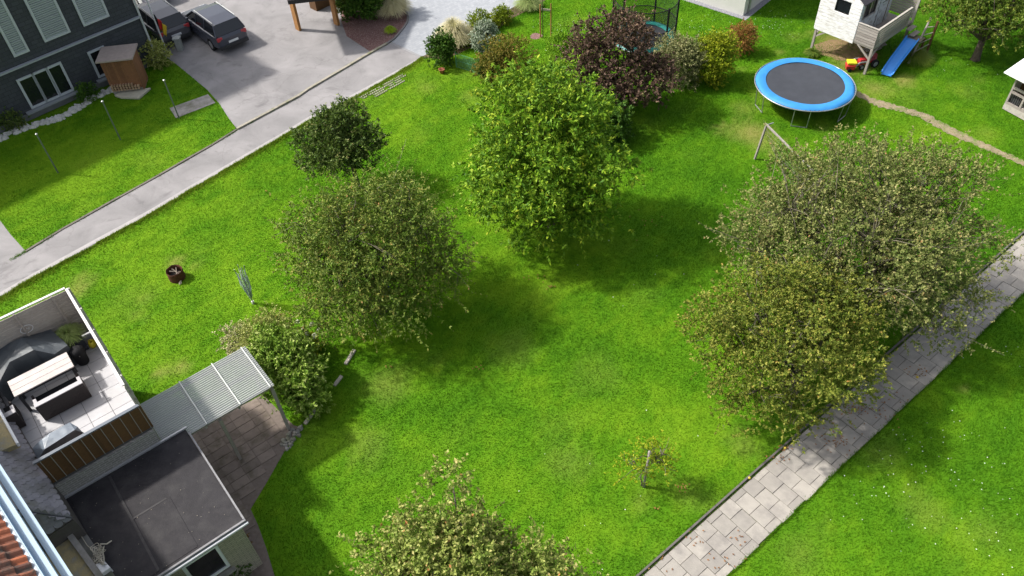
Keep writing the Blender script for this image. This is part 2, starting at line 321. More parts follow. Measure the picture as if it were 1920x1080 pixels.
# slab path on the right
PA=at(1200,1080); pang=R(37.25); PU=Vector((math.cos(pang),math.sin(pang),0)); PV=Vector((math.sin(pang),-math.cos(pang),0))
SLABM=mat('concrete_slab',(.365,.34,.305),(.21,.197,.18),scale=4,island=.6,rough=.9,bump=.3,dirt=(.22,.205,.19),dirt_scale=1.3)
b=MB(); rr=random.Random(5); PW=1.47
for i in range(-8,74):
    off=(.25 if i%2 else 0.0)+(-.02)
    v=-.25+off-.25
    while v<PW:
        v0,v1=max(.05,v),min(PW+rr.uniform(-.03,.02),v+.5)
        if v1-v0>.06:
            g_=.006; dz=rr.uniform(-.009,.009); tl=[rr.uniform(-.009,.009) for _ in range(4)]; u0=i*.5+g_+rr.uniform(0,.004); u1=(i+1)*.5-g_; w0,w1=v0+g_,v1-g_
            cs=[PA+PU*u0+PV*w0,PA+PU*u0+PV*w1,PA+PU*u1+PV*w1,PA+PU*u1+PV*w0]
            b.hexa([c+Z*-.03 for c in cs],[c+Z*(.03+dz+t) for c,t in zip(cs,tl)])
        v+=.5
o=b.build('garden_path',SLABM,bevel=.006); tag(o,'path of square grey concrete slabs laid in half bond','path',kind='structure')
pp=[PA+PU*-4+PV*.0,PA+PU*-4+PV*PW,PA+PU*37+PV*PW,PA+PU*37]
sheet('path_bed',pp,.004,mat('path_joint_soil',(.09,.10,.045),(.05,.04,.03),scale=3))
kerbline('path_edging',[PA+PU*-4+PV*-.03,PA+PU*9+PV*-.035,PA+PU*37+PV*-.03],.06,.075,mat('edging_dark_concrete',(.14,.13,.12),(.07,.065,.06),scale=8,island=.3))
# dirt track
trk=[(1600,172,.35),(1630,187,.4),(1650,195,.55),(1690,205,.42),(1730,217,.5),(1760,234,.55),(1800,254,.5),(1840,272,.42),(1880,289,.4),(1920,307,.35),(1990,335,.3)]
L1=[];L2=[];TRK=[]
tw=[at(x,y) for x,y,_ in trk]; tpts=[]
for i in range(len(tw)-1):
    for k in range(10):
        t=k/10; p=tw[i].lerp(tw[i+1],t); ww=trk[i][2]*(1-t)+trk[i+1][2]*t; d=(tw[i+1]-tw[i]).normalized(); nn=Vector((-d.y,d.x,0)); L1.append(p+nn*(ww*.5*random.uniform(.65,1.25))); L2.append(p-nn*(ww*.5*random.uniform(.65,1.25)))
sheet('dirt_track',L1+L2[::-1],.012,mat('dry_dirt',(.31,.25,.17),(.17,.14,.085),scale=3.5,rough=.95,bump=.6,dirt=(.12,.17,.04),dirt_scale=2.5),mask=False)
for i in range(len(tw)-1):
    for k in range(3):
        p=tw[i].lerp(tw[i+1],k/3); TRK.append((p.x,p.y,trk[i][2]*.55,.82))
_P=np.concatenate([_P,np.array(TRK)])
# bare soil under the playhouse
def blob(cx,cy,rx,ry,seed,n=40):
    r=np.random.default_rng(seed); ph=r.uniform(0,6.28,5); c=at(cx,cy)
    return [c+Vector((rx*(1+.12*math.sin(3*t+ph[0])+.08*math.sin(7*t+ph[1])+.06*math.sin(11*t+ph[2]))*math.cos(t),ry*(1+.12*math.sin(2*t+ph[3])+.08*math.sin(5*t+ph[4]))*math.sin(t),0)) for t in np.linspace(0,2*math.pi,n,endpoint=False)]
SOIL=mat('bare_soil',(.30,.20,.11),(.17,.11,.06),scale=5,rough=.95,bump=.6)
sheet('bare_soil_patch',blob(1583,92,1.35,1.0,4),.007,SOIL,mask=False)
sheet('garage_soil',blob(1005,68,.32,.28,8),.007,MULCH,mask=True)
# patio beside the near house
PATIO=[HP(.3,4.7),HP(.3,8),HP(-3,8.0),HP(-3,12)]+ats([(560,1180),(515,1080),(500,1030),(484,985),(470,955)])+ats([(500,905),(540,835),(560,800)])+[HP(3.4,4.6),HP(3.2,2.9),HP(.1,2.7)]
sheet('patio',PATIO,.006,mat('patio_base',(.19,.155,.135),(.12,.095,.08),scale=10))
b=MB(); PAVB=mat('brown_patio_slab',(.27,.22,.19),(.15,.12,.105),scale=5,island=.6,rough=.9,dirt=(.10,.085,.06),dirt_scale=2)
PO=[np.array([[p.x,p.y] for p in PATIO])]
for i in range(-6,14):
    for j in range(0,30):
        cs=[HP(-1.0+i*.5+.01,2.9+j*.33+.008,.012),HP(-1.0+i*.5+.01,2.9+(j+1)*.33-.008,.012),HP(-1.0+(i+1)*.5-.01,2.9+(j+1)*.33-.008,.012),HP(-1.0+(i+1)*.5-.01,2.9+j*.33+.008,.012)]
        if all(inpoly(PO[0],np.array([c.x]),np.array([c.y]))[0] for c in cs): b.hexa(cs,[c+Z*(.012+random.uniform(0,.006)) for c in cs])
tag(b.build('patio_paving',PAVB),kind='structure')
# three edging stones in the lawn and the stone rows at the patio rim
STN=mat('pale_edging_stone',(.52,.47,.40),(.36,.33,.29),scale=6,island=.3,bump=.4)
for k,(a,c,l) in enumerate([((665,657),(648,684),'topmost of the three narrow pale stones set in the lawn, under the droopy tree'),((641,706),(627,724),'middle of the three narrow pale stones set in the lawn'),((594,765),(572,796),'narrow pale stone at the foot of the variegated bush, lowest of the three')]):
    b=MB(); b.bar(at(*a)+Z*.03,at(*c)+Z*.03,.11,.07); tag(b.build('edging_stone',STN,bevel=.01),l,'edging stone','narrow stones set in the lawn')
# shrub with white stones: edging along dark house
def stonerow(pts,name,n,sz,mt,seed):
    r=random.Random(seed); b=MB(); pts=ats(pts); seg=[(a,c,(c-a).length) for a,c in zip(pts[:-1],pts[1:])]; tot=sum(s[2] for s in seg)
    for _ in range(n):
        d=r.uniform(0,tot)
        for a,c,l in seg:
            if d<=l: break
            d-=l
        p=a.lerp(c,d/l)+Vector((r.uniform(-.18,.18),r.uniform(-.18,.18),0)); s=sz*r.uniform(.5,1.3)
        vs=[p+Vector((s*math.cos(t)*r.uniform(.7,1.1),s*math.sin(t)*r.uniform(.7,1.1),0)) for t in np.linspace(0,6.28,7,endpoint=False)]
        top=[p+(v-p)*.65+Z*s*r.uniform(.6,1) for v in vs]
        b.add(vs+top,[tuple(range(7,14))]+[(i,(i+1)%7,7+(i+1)%7,7+i) for i in range(7)])
    return tag(b.build(name,mt),kind='structure')
stonerow([(-40,275),(5,257),(45,241),(72,233),(108,224),(142,206),(167,189),(222,163)],'stone_edging',260,.12,mat('white_stone',(.58,.58,.55),(.38,.38,.36),scale=6,island=.5),2)
stonerow([(536,835),(549,815),(560,800)],'rubble_edging',40,.08,CONC,3)
sheet('stone_apron',ats([(318,203),(390,177),(404,193),(330,222)]),.012,CONC)
# gravel strip round the pale house
GRAV=mat('grey_gravel',(.34,.34,.37),(.09,.09,.11),scale=22,rough=.95,bump=1,bscale=50)
hc=at(1393,30); hl=(at(1300,0)-hc).normalized(); hr=(at(1440,0)-hc); hr=(hr-hl*hr.dot(hl)).normalized()
g0=hc-hl*.33-hr*.33
sheet('gravel_strip',[g0,g0+hl*12,g0+hl*12+hr*.5,g0+hl*.4+hr*.4,g0+hl*.5+hr*12,g0+hr*12],.008,GRAV)
# ------------------------------------------------------------------ grass blades (stuff)
def in_view(x,y,m=60):
    v=np.stack([x,y,np.full_like(x,-HC)],-1); z=v@CD; px=960+FPX*(v@CR)/z; py=540-FPX*(v@CU)/z
    return (px>-m)&(px<1920+m)&(py>-m)&(py<1080+m)
DW=[HP(-3.4,-.3),HP(.05,-.3),HP(.05,3),HP(3.3,3),HP(3.3,4.7),HP(.6,4.7),HP(.6,8),HP(-4,13)]
POLYS.append(np.array([[p.x,p.y] for p in DW]))
def blades(N,seed,hmin,hmax,w,region=None,hm=None):
    r=np.random.default_rng(seed)
    if region is None: x=r.uniform(-27,30,N); y=r.uniform(6,48,N)
    else: x,y=region(r,N)
    k=in_view(x,y); x,y=x[k],y[k]; keep=np.ones(len(x),bool)
    for P in POLYS: keep&=~inpoly(P,x,y)
    wv=wear(x,y); keep&=r.uniform(0,1,len(x))>wv*.75
    # beyond the dark house's wall nothing grows
    x,y,wv=x[keep],y[keep],wv[keep]; n=len(x); lv=lush(x,y)
    h=r.uniform(hmin,hmax,n)*(1-.4*wv)*(.75+.5*(1-lv)); th=r.uniform(0,6.283,n); ln=r.uniform(.2,1.1,n)*h; la=.6+.9*snoise(x,y,1.1,21)+r.normal(0,.9,n); ww=w*r.uniform(.6,1.3,n)
    base=np.stack([x,y,0*x],-1); sd=np.stack([np.cos(th),np.sin(th),0*x],-1)*ww[:,None]/2; tip=base+np.stack([np.cos(la)*ln,np.sin(la)*ln,h],-1)
    co=np.stack([base-sd,base+sd,tip],1).reshape(-1,3)
    return co,np.repeat(wv,3),np.repeat(lv,3)
c1,w1,l1=blades(2200000,1,.03,.055,.019)
def edge_region(r,N):
    pts=np.array([[p.x,p.y] for p in roadl]); i=r.integers(0,len(pts)-1,N); t=r.uniform(0,1,N)[:,None]; p=pts[i]*(1-t)+pts[i+1]*t; d=pts[i+1]-pts[i]; d/=np.linalg.norm(d,axis=1)[:,None]
    p=p+np.stack([d[:,1],-d[:,0]],-1)*(r.exponential(.12,N)[:,None]); return p[:,0],p[:,1]
c2,w2,l2=blades(16000,2,.06,.12,.025,edge_region)
l2=np.clip(l2+.45,0,1); w2=np.clip(w2+.25,0,1)
def rim_region(r,N):
    u=r.uniform(-3,36,N); side=r.uniform(0,1,N)<.55; m_=np.sin(u*2.1)+np.sin(u*5.3+1)+r.normal(0,.8,N); v=np.where(side,PW+.01-np.abs(r.normal(0,.035,N))*(m_>-.3),-.03+r.normal(0,.035,N))
    p=np.array(PA)[None,:2]+np.array(PU)[None,:2]*u[:,None]+np.array(PV)[None,:2]*v[:,None]; return p[:,0],p[:,1]
_keepP=POLYS; POLYS=[]; c3,w3,l3=blades(24000,5,.04,.09,.022,rim_region)
def kerb_region(r,N):
    pts=np.array([[p.x,p.y] for p in kerb]); i=r.integers(2,len(pts)-1,N); t=r.uniform(0,1,N)[:,None]; p=pts[i]*(1-t)+pts[i+1]*t if False else pts[i-1]*(1-t)+pts[i]*t; p=p+r.normal(0,.05,(N,2)); k=(np.sin(p[:,0]*3)+np.sin(p[:,0]*7.7)+r.normal(0,.6,N))>.2; return p[k][:,0],p[k][:,1]
c4,w4,l4=blades(6000,6,.04,.08,.022,kerb_region); POLYS=_keepP
gr=npmesh('lawn_grass',np.concatenate([c1,c2,c3,c4]),3,BLADE,None,{'wear':np.concatenate([w1,w2,w3,w4]),'lush':np.concatenate([l1,l2,l3,l4])}); tag(gr,'short mown grass blades of the lawn','grass',kind='stuff')
# daisies and clover heads
def daisies():
    r=np.random.default_rng(9); P=[]
    for cx,cy,n,s in [(1760,860,150,1.6),(1700,940,90,1.5),(1860,650,60,1.2),(1880,900,60,1.5),(1610,900,60,1.2),(1850,1000,60,1.3),(930,110,220,1.2),(1060,60,260,1.6),(1330,60,200,1.5),(1440,45,220,1.4),(1100,900,30,2),(1200,560,24,2.5),(1760,130,60,1.6)]:
        c=at(cx,cy); P.append(np.stack([r.normal(c.x,s*.6,n),r.normal(c.y,s*.6,n)],-1))
    P=np.concatenate(P); keep=np.ones(len(P),bool)
    for Q in POLYS: keep&=~inpoly(Q,P[:,0],P[:,1])
    P=P[keep]; k_=r.uniform(0,1,len(P))<.26; P=P[k_]; s=r.uniform(.008,.017,len(P)); z=r.uniform(.045,.065,len(P)); q=[]
    for k in range(6): t=k*math.pi/3; q.append(np.stack([P[:,0]+s*np.cos(t),P[:,1]+s*np.sin(t),z],-1))
    o=npmesh('lawn_daisies',np.stack(q,1).reshape(-1,3),6,plain('white_petals',(.7,.72,.66),.6)); tag(o,'tiny white clover and daisy heads scattered over the lawn','flowers',kind='stuff')
daisies()
#@@PART2
# ------------------------------------------------------------------ trees and shrubs
def unit(v): return v/np.maximum(np.linalg.norm(v,axis=-1,keepdims=True),1e-9)
def leaves_from_twigs(r,P,D,L,nl,size,aspect,droop,spread,up=.4,whorl=False):
    """P,D,L: twigs; returns quads (leaf diamonds) along the twigs"""
    n=len(P); t=.12+.93*r.uniform(0,1,(n,nl))**.7; 
    pos=P[:,None,:]+D[:,None,:]*(L[:,None]*t)[...,None]; pos[...,2]-=.45*droop*L[:,None]*t**2
    sd=unit(r.normal(size=(n,nl,3))); ld=unit(D[:,None,:]*.55+sd*spread+np.array([0,0,-droop*.7])); 
    nm=unit(r.normal(size=(n,nl,3))*.55+np.array([0,0,up])+unit(P)[:,None,:]*0)
    wd=unit(np.cross(ld,nm)); s=size*r.uniform(.6,1.25,(n,nl))[...,None]
    a=pos; tip=pos+ld*s; m=pos+ld*s*.45; nn=np.cross(wd,ld)
    q=np.stack([a,m+wd*s*aspect/2+nn*s*.08,tip,m-wd*s*aspect/2+nn*s*.08],2)
    global LAST_TIP; LAST_TIP=np.repeat(np.clip(t.ravel(),0,1),4)
    return q.reshape(-1,3)
def lobes_twigs(r,lobes,n,shell=.45,zmin=-.6,clump=.35,cf=2.2,up=.25,rnd=.55,seed=0,m=1):
    vol=np.array([l[1]*l[2]*l[3] for l in lobes]); vol=vol/vol.sum(); k=r.choice(len(lobes),n*3,p=vol)
    d=unit(r.normal(size=(n*3,3))); ok=d[:,2]>zmin; c=np.array([l[0] for l in lobes])[k]; R3=np.array([l[1:4] for l in lobes])[k]
    q=r.uniform(0,1,n*3)**shell; ph=np.random.default_rng(seed+99).uniform(0,6.28,8)
    bump=1+.18*np.sin(d[:,0]*5+ph[0])*np.sin(d[:,1]*5+ph[1])+.13*np.sin(d[:,2]*7+ph[2]+d[:,0]*6)+.07*np.sin(d[:,1]*13+ph[3])
    p=c+d*R3*(q*bump)[:,None]
    cl=np.sin(p[:,0]*cf+ph[4])*np.sin(p[:,1]*cf+ph[5])+np.sin(p[:,2]*cf*1.2+ph[6]+p[:,0])*.7+.5*np.sin(p[:,1]*cf*2.1+ph[7]+p[:,2]*2)
    ok&=(cl>np.quantile(cl,clump)-r.exponential(.25,n*3))&(p[:,2]>.05)
    p=p[ok]; d=d[ok]
    if m>1:   # twigs grow in bunches round branch ends
        nc=max(1,n//m); p=np.repeat(p[:nc],m,0); d=np.repeat(d[:nc],m,0); sc=np.repeat(r.uniform(.6,1.3,nc),m)[:,None]; e=r.normal(size=p.shape); p=p+e*.10*sc; d=unit(d*.8+e*.55)
    p=p[:n]; d=d[:n]; p[:,2]=np.maximum(p[:,2],.05); D=unit(d+r.normal(size=d.shape)*rnd+np.array([0,0,up])); return p,D
def limb_path(a,b,r,bend=.25,n=6):
    a=Vector(a); b=Vector(b); m=a.lerp(b,.5)+Vector((r.uniform(-1,1),r.uniform(-1,1),r.uniform(0,1)))*bend*(b-a).length*.5
    return [(a*(1-t)**2+m*2*t*(1-t)+b*t*t) for t in np.linspace(0,1,n)]
def plant(name,label,cat,base,lobes,n,leaf,lm,trunk=None,bark=BARK,nl=10,tl=(.25,.55),aspect=.5,droop=.25,spread=.8,shell=.45,clump=.3,cf=2.2,up=.25,rnd=.55,zmin=-.6,seed=1,crown='crown',group=None,twigs=0,lup=.4,stem='trunk',sprays=0,shift=(0,0,0),m=1,boughs=None):
    """trunk: (radius, height of first fork, number of limbs)"""
    base=Vector(base); base.z=0; t=thing(name,label,cat,base,group); r=np.random.default_rng(seed); rr=random.Random(seed)
    lobes=[((base.x+c[0]+shift[0],base.y+c[1]+shift[1],c[2]+shift[2]),a,b_,c_) for (c,a,b_,c_) in lobes]
    tips=lobes
    if boughs:   # leafy boughs: a cushion of foliage round each branch end, air between them
        nb_,ra,rb=boughs; tips=[]; wt=np.array([l[1]*l[2]+l[1]*l[3] for l in lobes]); wt=wt/wt.sum(); tries=0
        while len(tips)<nb_ and tries<nb_*40:
            tries+=1; l=lobes[r.choice(len(lobes),p=wt)]; d=r.normal(size=3); d/=np.linalg.norm(d)
            if d[2]<zmin: continue
            q=r.uniform(.5,1.08)**.8; c=(l[0][0]+d[0]*l[1]*q,l[0][1]+d[1]*l[2]*q,l[0][2]+d[2]*l[3]*q); rr_=r.uniform(ra,rb)
            if c[2]<rr_*.5 or any((c[0]-t_[0][0])**2+(c[1]-t_[0][1])**2+((c[2]-t_[0][2])*1.3)**2<(.60*(rr_+t_[1]))**2 for t_ in tips): continue
            tips.append((c,rr_,rr_,rr_*.72))
        P,D=lobes_twigs(r,tips,n,.35,-.45,.06,cf,up,rnd,seed,m)
    else: P,D=lobes_twigs(r,lobes,n,shell,zmin,clump,cf,up,rnd,seed,m)
    L=r.uniform(tl[0],tl[1],len(P))
    if sprays:   # longer shoots that break the outline
        k=r.choice(len(P),sprays,replace=False); cen=np.array([l[0] for l in lobes]).mean(0); far=np.argsort(-np.linalg.norm((P-cen)/np.array([1,1,.8]),axis=1))[:len(P)//2]; k=r.choice(far,sprays,replace=False); D[k]=unit(unit(P[k]-cen)+r.normal(size=(sprays,3))*.35+np.array([0,0,.6])); L[k]*=r.uniform(1.6,2.6,sprays)
    co=leaves_from_twigs(r,P,D,L,nl,leaf,aspect,droop,spread,lup); co[:,2]=np.maximum(co[:,2],.02)
    npmesh(crown,co,4,lm,t,{'tip':LAST_TIP})
    if trunk:
        r0,h,nb=trunk; b=MB(); fork=base+Vector((rr.uniform(-.1,.1),rr.uniform(-.1,.1),h))
        b.tube([base-Z*.05,base+Z*.12,base.lerp(fork,.5),fork],[r0*1.5,r0*1.1,r0*.95,r0*.85],10)
        big=[]
        for i in range(nb):
            l=lobes[i%len(lobes)]; th=2*math.pi*(i+rr.uniform(-.3,.3))/nb; q=rr.uniform(.45,.75)
            e=Vector(l[0])+Vector((l[1]*q*math.cos(th),l[2]*q*math.sin(th),l[3]*rr.uniform(-.1,.6)))
            pts=limb_path(fork,e,rr); b.tube(pts,[r0*.6*(1-.8*k/(len(pts)-1)) for k in range(len(pts))],7); big.append(pts)
            for j in range(6 if boughs else 4):
                s=pts[rr.randint(2,4)]; k=rr.randrange(len(P)); best=min((rr.randrange(len(P)) for _ in range(30)),key=lambda k:(Vector(P[k])-s).length)
                tgt=Vector(P[best]) if not boughs else Vector(min(rr.sample(tips,min(14,len(tips))),key=lambda t_:(Vector(t_[0])-s).length)[0]); p2=limb_path(s,tgt,rr,.2,4); b.tube(p2,[r0*.22,r0*.16,r0*.1,r0*.05],5); big.append(p2)
        b.build(stem,bark,t,smooth=True)
        if twigs:
            w=MB(); nodes_=[p for pts in big for p in pts[1:]]
            for k in range(min(twigs,len(P))):
                p=Vector(P[k]); e=p+Vector(D[k])*float(L[k])*1.15; e.z-=.45*droop*float(L[k]); s=min(rr.sample(nodes_,min(25,len(nodes_))),key=lambda q:(q-p).length); 
                w.tube([s,s.lerp(p,.6)+Vector((0,0,.1)),p,e],[.016,.013,.009,.004],3,caps=False)
            w.build('branches',bark,t)
    return t
BT0=at(880,1215)
def rel(x,y,z): p=at(x,y,z); return (p.x-BT0.x,p.y-BT0.y,z)
G_WAL=leafmat('walnut_leaf',[(0,(.026,.080,.007)),(.3,(.065,.165,.012)),(.6,(.145,.275,.018)),(.85,(.27,.40,.026)),(1,(.42,.47,.04))],.25,nscale=1.6)
G_CHE=leafmat('cherry_leaf',[(0,(.032,.070,.008)),(.35,(.080,.140,.018)),(.65,(.155,.215,.036)),(.9,(.26,.27,.060)),(1,(.33,.17,.06))],.18,nscale=1.6)
G_PLU=leafmat('dark_leaf',[(0,(.022,.048,.012)),(.5,(.060,.105,.022)),(.85,(.13,.18,.04)),(1,(.26,.22,.09))],.15)
G_APP=leafmat('grey_apple_leaf',[(0,(.045,.078,.014)),(.35,(.105,.148,.032)),(.7,(.200,.222,.066)),(.93,(.33,.30,.125)),(1,(.31,.17,.07))],.16,nscale=1.6)
G_AP2=leafmat('olive_apple_leaf',[(0,(.038,.072,.008)),(.4,(.105,.150,.020)),(.75,(.205,.225,.034)),(.95,(.34,.31,.07)),(1,(.34,.18,.05))],.18,nscale=1.6)
G_BOT=leafmat('pale_apple_leaf',[(0,(.07,.12,.018)),(.4,(.17,.24,.04)),(.75,(.31,.35,.09)),(.95,(.46,.41,.16)),(1,(.46,.21,.08))],.2,nscale=2)
G_PUR=leafmat('purple_leaf',[(0,(.030,.017,.015)),(.45,(.080,.046,.037)),(.8,(.15,.095,.07)),(1,(.26,.18,.09))],.1,nscale=1.6)
G_DKG=leafmat('evergreen_leaf',[(0,(0.017,0.054,0.008)),(.5,(0.043,0.109,0.014)),(.9,(0.092,0.179,0.022)),(1,(0.142,0.230,0.030))],.12)
G_TR=leafmat('mid_leaf',[(0,(0.043,0.083,0.012)),(.5,(0.092,0.154,0.020)),(.9,(0.213,0.256,0.040)),(1,(0.426,0.422,0.080))],.2)
G_OLR=leafmat('olive_russet_leaf',[(0,(.07,.09,.014)),(.4,(.15,.165,.025)),(.75,(.24,.19,.035)),(1,(.34,.19,.06))],.2)
G_YEL=leafmat('yellow_green_leaf',[(0,(0.085,0.154,0.008)),(.5,(0.199,0.269,0.012)),(1,(0.454,0.461,0.030))],.25)
G_BOX=leafmat('box_leaf',[(0,(0.071,0.128,0.006)),(.5,(0.156,0.230,0.010)),(1,(0.312,0.346,0.020))],.15)
G_RED=leafmat('red_brown_leaf',[(0,(0.128,0.064,0.020)),(.5,(0.241,0.115,0.030)),(1,(0.398,0.192,0.060))],.15)
G_GRY=leafmat('grey_green_leaf',[(0,(0.085,0.109,0.040)),(.5,(0.185,0.205,0.080)),(.9,(0.341,0.320,0.150)),(1,(0.483,0.384,0.300))],.15)
G_BLU=leafmat('blue_white_leaf',[(0,(.08,.13,.09)),(.45,(.20,.27,.19)),(.8,(.40,.45,.34)),(1,(.6,.6,.5))],.15)
G_VAR=leafmat('variegated_leaf',[(0,(.045,.11,.012)),(.4,(.13,.25,.025)),(.75,(.27,.38,.06)),(1,(.52,.56,.22))],.2)
G_SIL=leafmat('silver_leaf',[(0,(0.227,0.230,0.130)),(.5,(0.398,0.384,0.200)),(1,(0.568,0.512,0.300))],.15)
G_OLV=leafmat('olive_leaf',[(0,(.13,.17,.035)),(.5,(.27,.31,.07)),(1,(.46,.46,.17))],.2)
G_STR=leafmat('straw_blade',[(0,(.30,.27,.13)),(.5,(.52,.47,.27)),(1,(.72,.67,.46))],.2)
G_GRS=leafmat('ornamental_blade',[(0,(0.099,0.166,0.040)),(.5,(0.227,0.307,0.090)),(1,(0.426,0.461,0.200))],.2)
G_LIM=leafmat('lime_blade',[(0,(0.142,0.256,0.010)),(.5,(0.284,0.435,0.020)),(1,(0.511,0.563,0.050))],.2)
plant('walnut_tree','large bright green walnut tree with a broad full crown in the middle of the lawn','tree',at(1035,425),
  [((0,0.1,3.2),2.35,2.2,2.1),((-.5,.6,4.7),1.4,1.4,1.6),((.5,.3,4.3),1.5,1.4,1.5),((-1.1,-.4,2.6),1.45,1.4,1.4),((1.2,-.4,2.4),1.45,1.3,1.1),((-.6,1.2,5.2),.75,.75,.9),((.6,1.1,4.9),.85,.75,.8),((-.5,-.9,1.5),1.2,.9,.9),((.7,-.8,1.5),1.1,.9,.8)],
  3600,.155,G_WAL,(.15,1.3,9),boughs=(66,.48,.90),nl=15,tl=(.22,.5),aspect=.42,droop=.5,spread=.75,clump=.46,cf=2.1,up=.2,seed=11,twigs=40,sprays=130,shift=(-.25,-.15,-.15),m=3)
plant('cherry_tree','spreading olive green fruit tree with drooping twigs and a blue swing seat hanging in it','tree',at(716,582),
  [((0,0,2.6),2.4,2.15,1.6),((0.1,.5,3.6),1.7,1.5,1.3),((-1.5,-.1,2.4),1.25,1.2,1.0),((1.5,.1,2.2),1.25,1.2,1.0),((-.2,-1.2,1.9),1.8,1.0,1.2)],
  4700,.105,G_CHE,(.15,1.2,9),boughs=(80,.34,.85),nl=14,tl=(.3,.65),aspect=.42,droop=.55,spread=.8,clump=.42,cf=2.6,up=.1,rnd=.5,seed=12,twigs=160,sprays=170,shift=(.2,0,0),m=2,bark=BARKL)
plant('plum_tree','small dark green round-headed tree between the road and the droopy olive tree','tree',at(672,352),
  [((-.15,.1,2.5),1.3,1.2,1.05),((-.8,0,2.4),.75,.8,.75),((.5,0,2.3),.8,.8,.75),((-.1,.3,3.1),.8,.7,.55),((0,-.2,1.7),.75,.7,.6)],
  1800,.105,G_PLU,(.10,1.15,6),boughs=(28,.30,.55),nl=15,tl=(.18,.36),aspect=.55,droop=.15,clump=.3,up=.45,seed=13,twigs=30,sprays=40,shift=(-.1,0,-.38),m=2)
plant('apple_tree','biggest tree, grey-green and twiggy, at the upper right beside the slab path','tree',at(1612,590),
  [((0,.3,2.9),2.95,2.6,1.8),((-.1,1.4,3.8),2.3,1.8,1.3),((2.1,.1,2.9),1.7,1.7,1.3),((-2.0,.3,3.0),1.7,1.8,1.3),((1.2,-1.2,2.2),2.0,1.2,1.3),((2.2,1.6,3.9),1.5,1.3,.9),((-3.0,.6,3.0),1.0,.8,.6),((3.1,.2,2.9),1.1,.9,.7)],
  8200,.080,G_APP,(.19,1.2,12),boughs=(130,.34,.95),nl=15,tl=(.22,.5),aspect=.6,droop=.12,spread=.9,clump=.40,cf=2.3,up=.45,seed=14,twigs=600,sprays=420,shift=(-.95,-.1,0),m=2,bark=BARKL)
plant('apple_tree','dense olive and yellow-green tree in front of the big grey-green one beside the path','tree',at(1478,752),
  [((-.1,0,2.3),2.1,1.9,1.6),((-.9,.5,2.7),1.3,1.3,1.3),((.9,.9,2.9),1.4,1.2,1.2),((.9,-.2,1.9),1.4,1.2,1.2),((-.4,1.2,3.3),1.1,1.0,.9),((-.3,-.9,1.6),1.6,.8,1.0),((1.5,.9,2.4),.9,1,.9)],
  4600,.080,G_AP2,(.14,.9,9),boughs=(72,.34,.88),nl=16,tl=(.18,.4),aspect=.55,droop=.2,clump=.36,cf=2.6,up=.4,seed=15,twigs=80,sprays=140,shift=(-.55,0,0),m=3,bark=BARKL)
plant('apple_tree','pale green leafy treetop cut off by the bottom edge, with pinkish leaf tips','tree',at(880,1215),
  [(rel(835,915,4.9),.30,.28,.45),(rel(800,985,4.3),.62,.6,.55),(rel(880,1045,3.7),1.0,.8,.7),(rel(985,1030,3.7),.62,.5,.5),(rel(1035,1062,3.3),.42,.4,.4),(rel(735,1050,3.5),.5,.55,.5),(rel(870,1120,2.9),1.7,1.2,1.1),(rel(905,955,4.1),.3,.25,.2)],
  3800,.085,G_BOT,(.12,.9,8),boughs=(66,.24,.46),nl=15,tl=(.2,.45),aspect=.62,droop=.1,clump=.34,cf=3.2,up=.5,seed=16,twigs=60,sprays=50,m=6,bark=BARKL)
plant('orchard_tree','mid green tree with a short bare trunk at the top right corner, behind the slide','tree',at(1828,112),
  [((.5,.5,2.7),2.3,1.9,1.4),((-.7,.3,2.4),1.3,1.2,1.0),((1.6,.2,2.4),1.6,1.3,1.0),((.2,.9,3.7),1.8,1.4,1.0)],
  2100,.12,G_TR,(.17,1.0,8),boughs=(56,.42,.7),nl=14,tl=(.2,.42),aspect=.5,droop=.2,clump=.35,cf=2.2,up=.4,seed=17,twigs=80,sprays=120,m=7,shift=(-.1,0,-.55))
# sapling tied to its stake
sp=plant('sapling_tree','thin yellow-green sapling with sparse leaves standing alone by the slab path','tree',at(1203,910),
  [((.0,.1,1.45),.30,.3,.4),((-.35,0,.9),.42,.35,.3),((.35,0,1.0),.45,.4,.35),((.45,.1,1.5),.3,.3,.3)],
  230,.075,G_YEL,(.02,.5,4),nl=8,tl=(.15,.35),aspect=.5,droop=.1,clump=.1,up=.4,seed=18,twigs=30,bark=BARKL)
b=MB(); b.tube([at(1207,913)-Z*.1,at(1207,913)+Z*1.85],[.038,.034],10); tag(b.build('tree_stake',WOODG,smooth=True),'grey round post standing in the lawn among the sapling\'s thin leaves','stake')
# shrubs
plant('purple_shrub','big purple-brown leaved shrub in front of the netted trampoline','shrub',at(1165,205),
  [((0,.2,1.8),1.9,1.4,1.6),((-1.1,.3,2.0),1.0,1.0,1.1),((1.2,0,1.6),1.1,1.0,1.2),((.2,.7,3.1),1.1,.9,1.0),((-.9,.8,3.0),.8,.7,.8)],
  2300,.105,G_PUR,(.09,.5,9),boughs=(60,.36,.66),nl=15,tl=(.18,.38),aspect=.65,droop=.2,clump=.3,cf=2.8,up=.35,seed=21,zmin=-.9,sprays=160,shift=(-.4,-.1,-.1))
plant('ivy_shrub','dark green shrub squeezed between the walnut tree and the purple shrub','shrub',at(1140,262),
  [((0,0,.8),.85,.8,.85),((-.4,.3,1.3),.6,.6,.6)],650,.11,G_DKG,None,nl=16,tl=(.15,.35),aspect=.7,clump=.25,cf=4,seed=22,zmin=-.95)
plant('conifer_shrub','bright feathery green shrub between the round russet bush and the purple shrub','shrub',at(1048,135),
  [((0,0,1.0),.65,.6,1.0),((.2,.1,1.7),.4,.4,.7)],520,.09,leafmat('fresh_leaf',[(0,(0.071,0.166,0.010)),(.5,(0.142,0.307,0.015)),(1,(0.284,0.461,0.030))],.25),None,nl=16,tl=(.15,.3),aspect=.35,clump=.2,cf=4,seed=23,zmin=-.95)
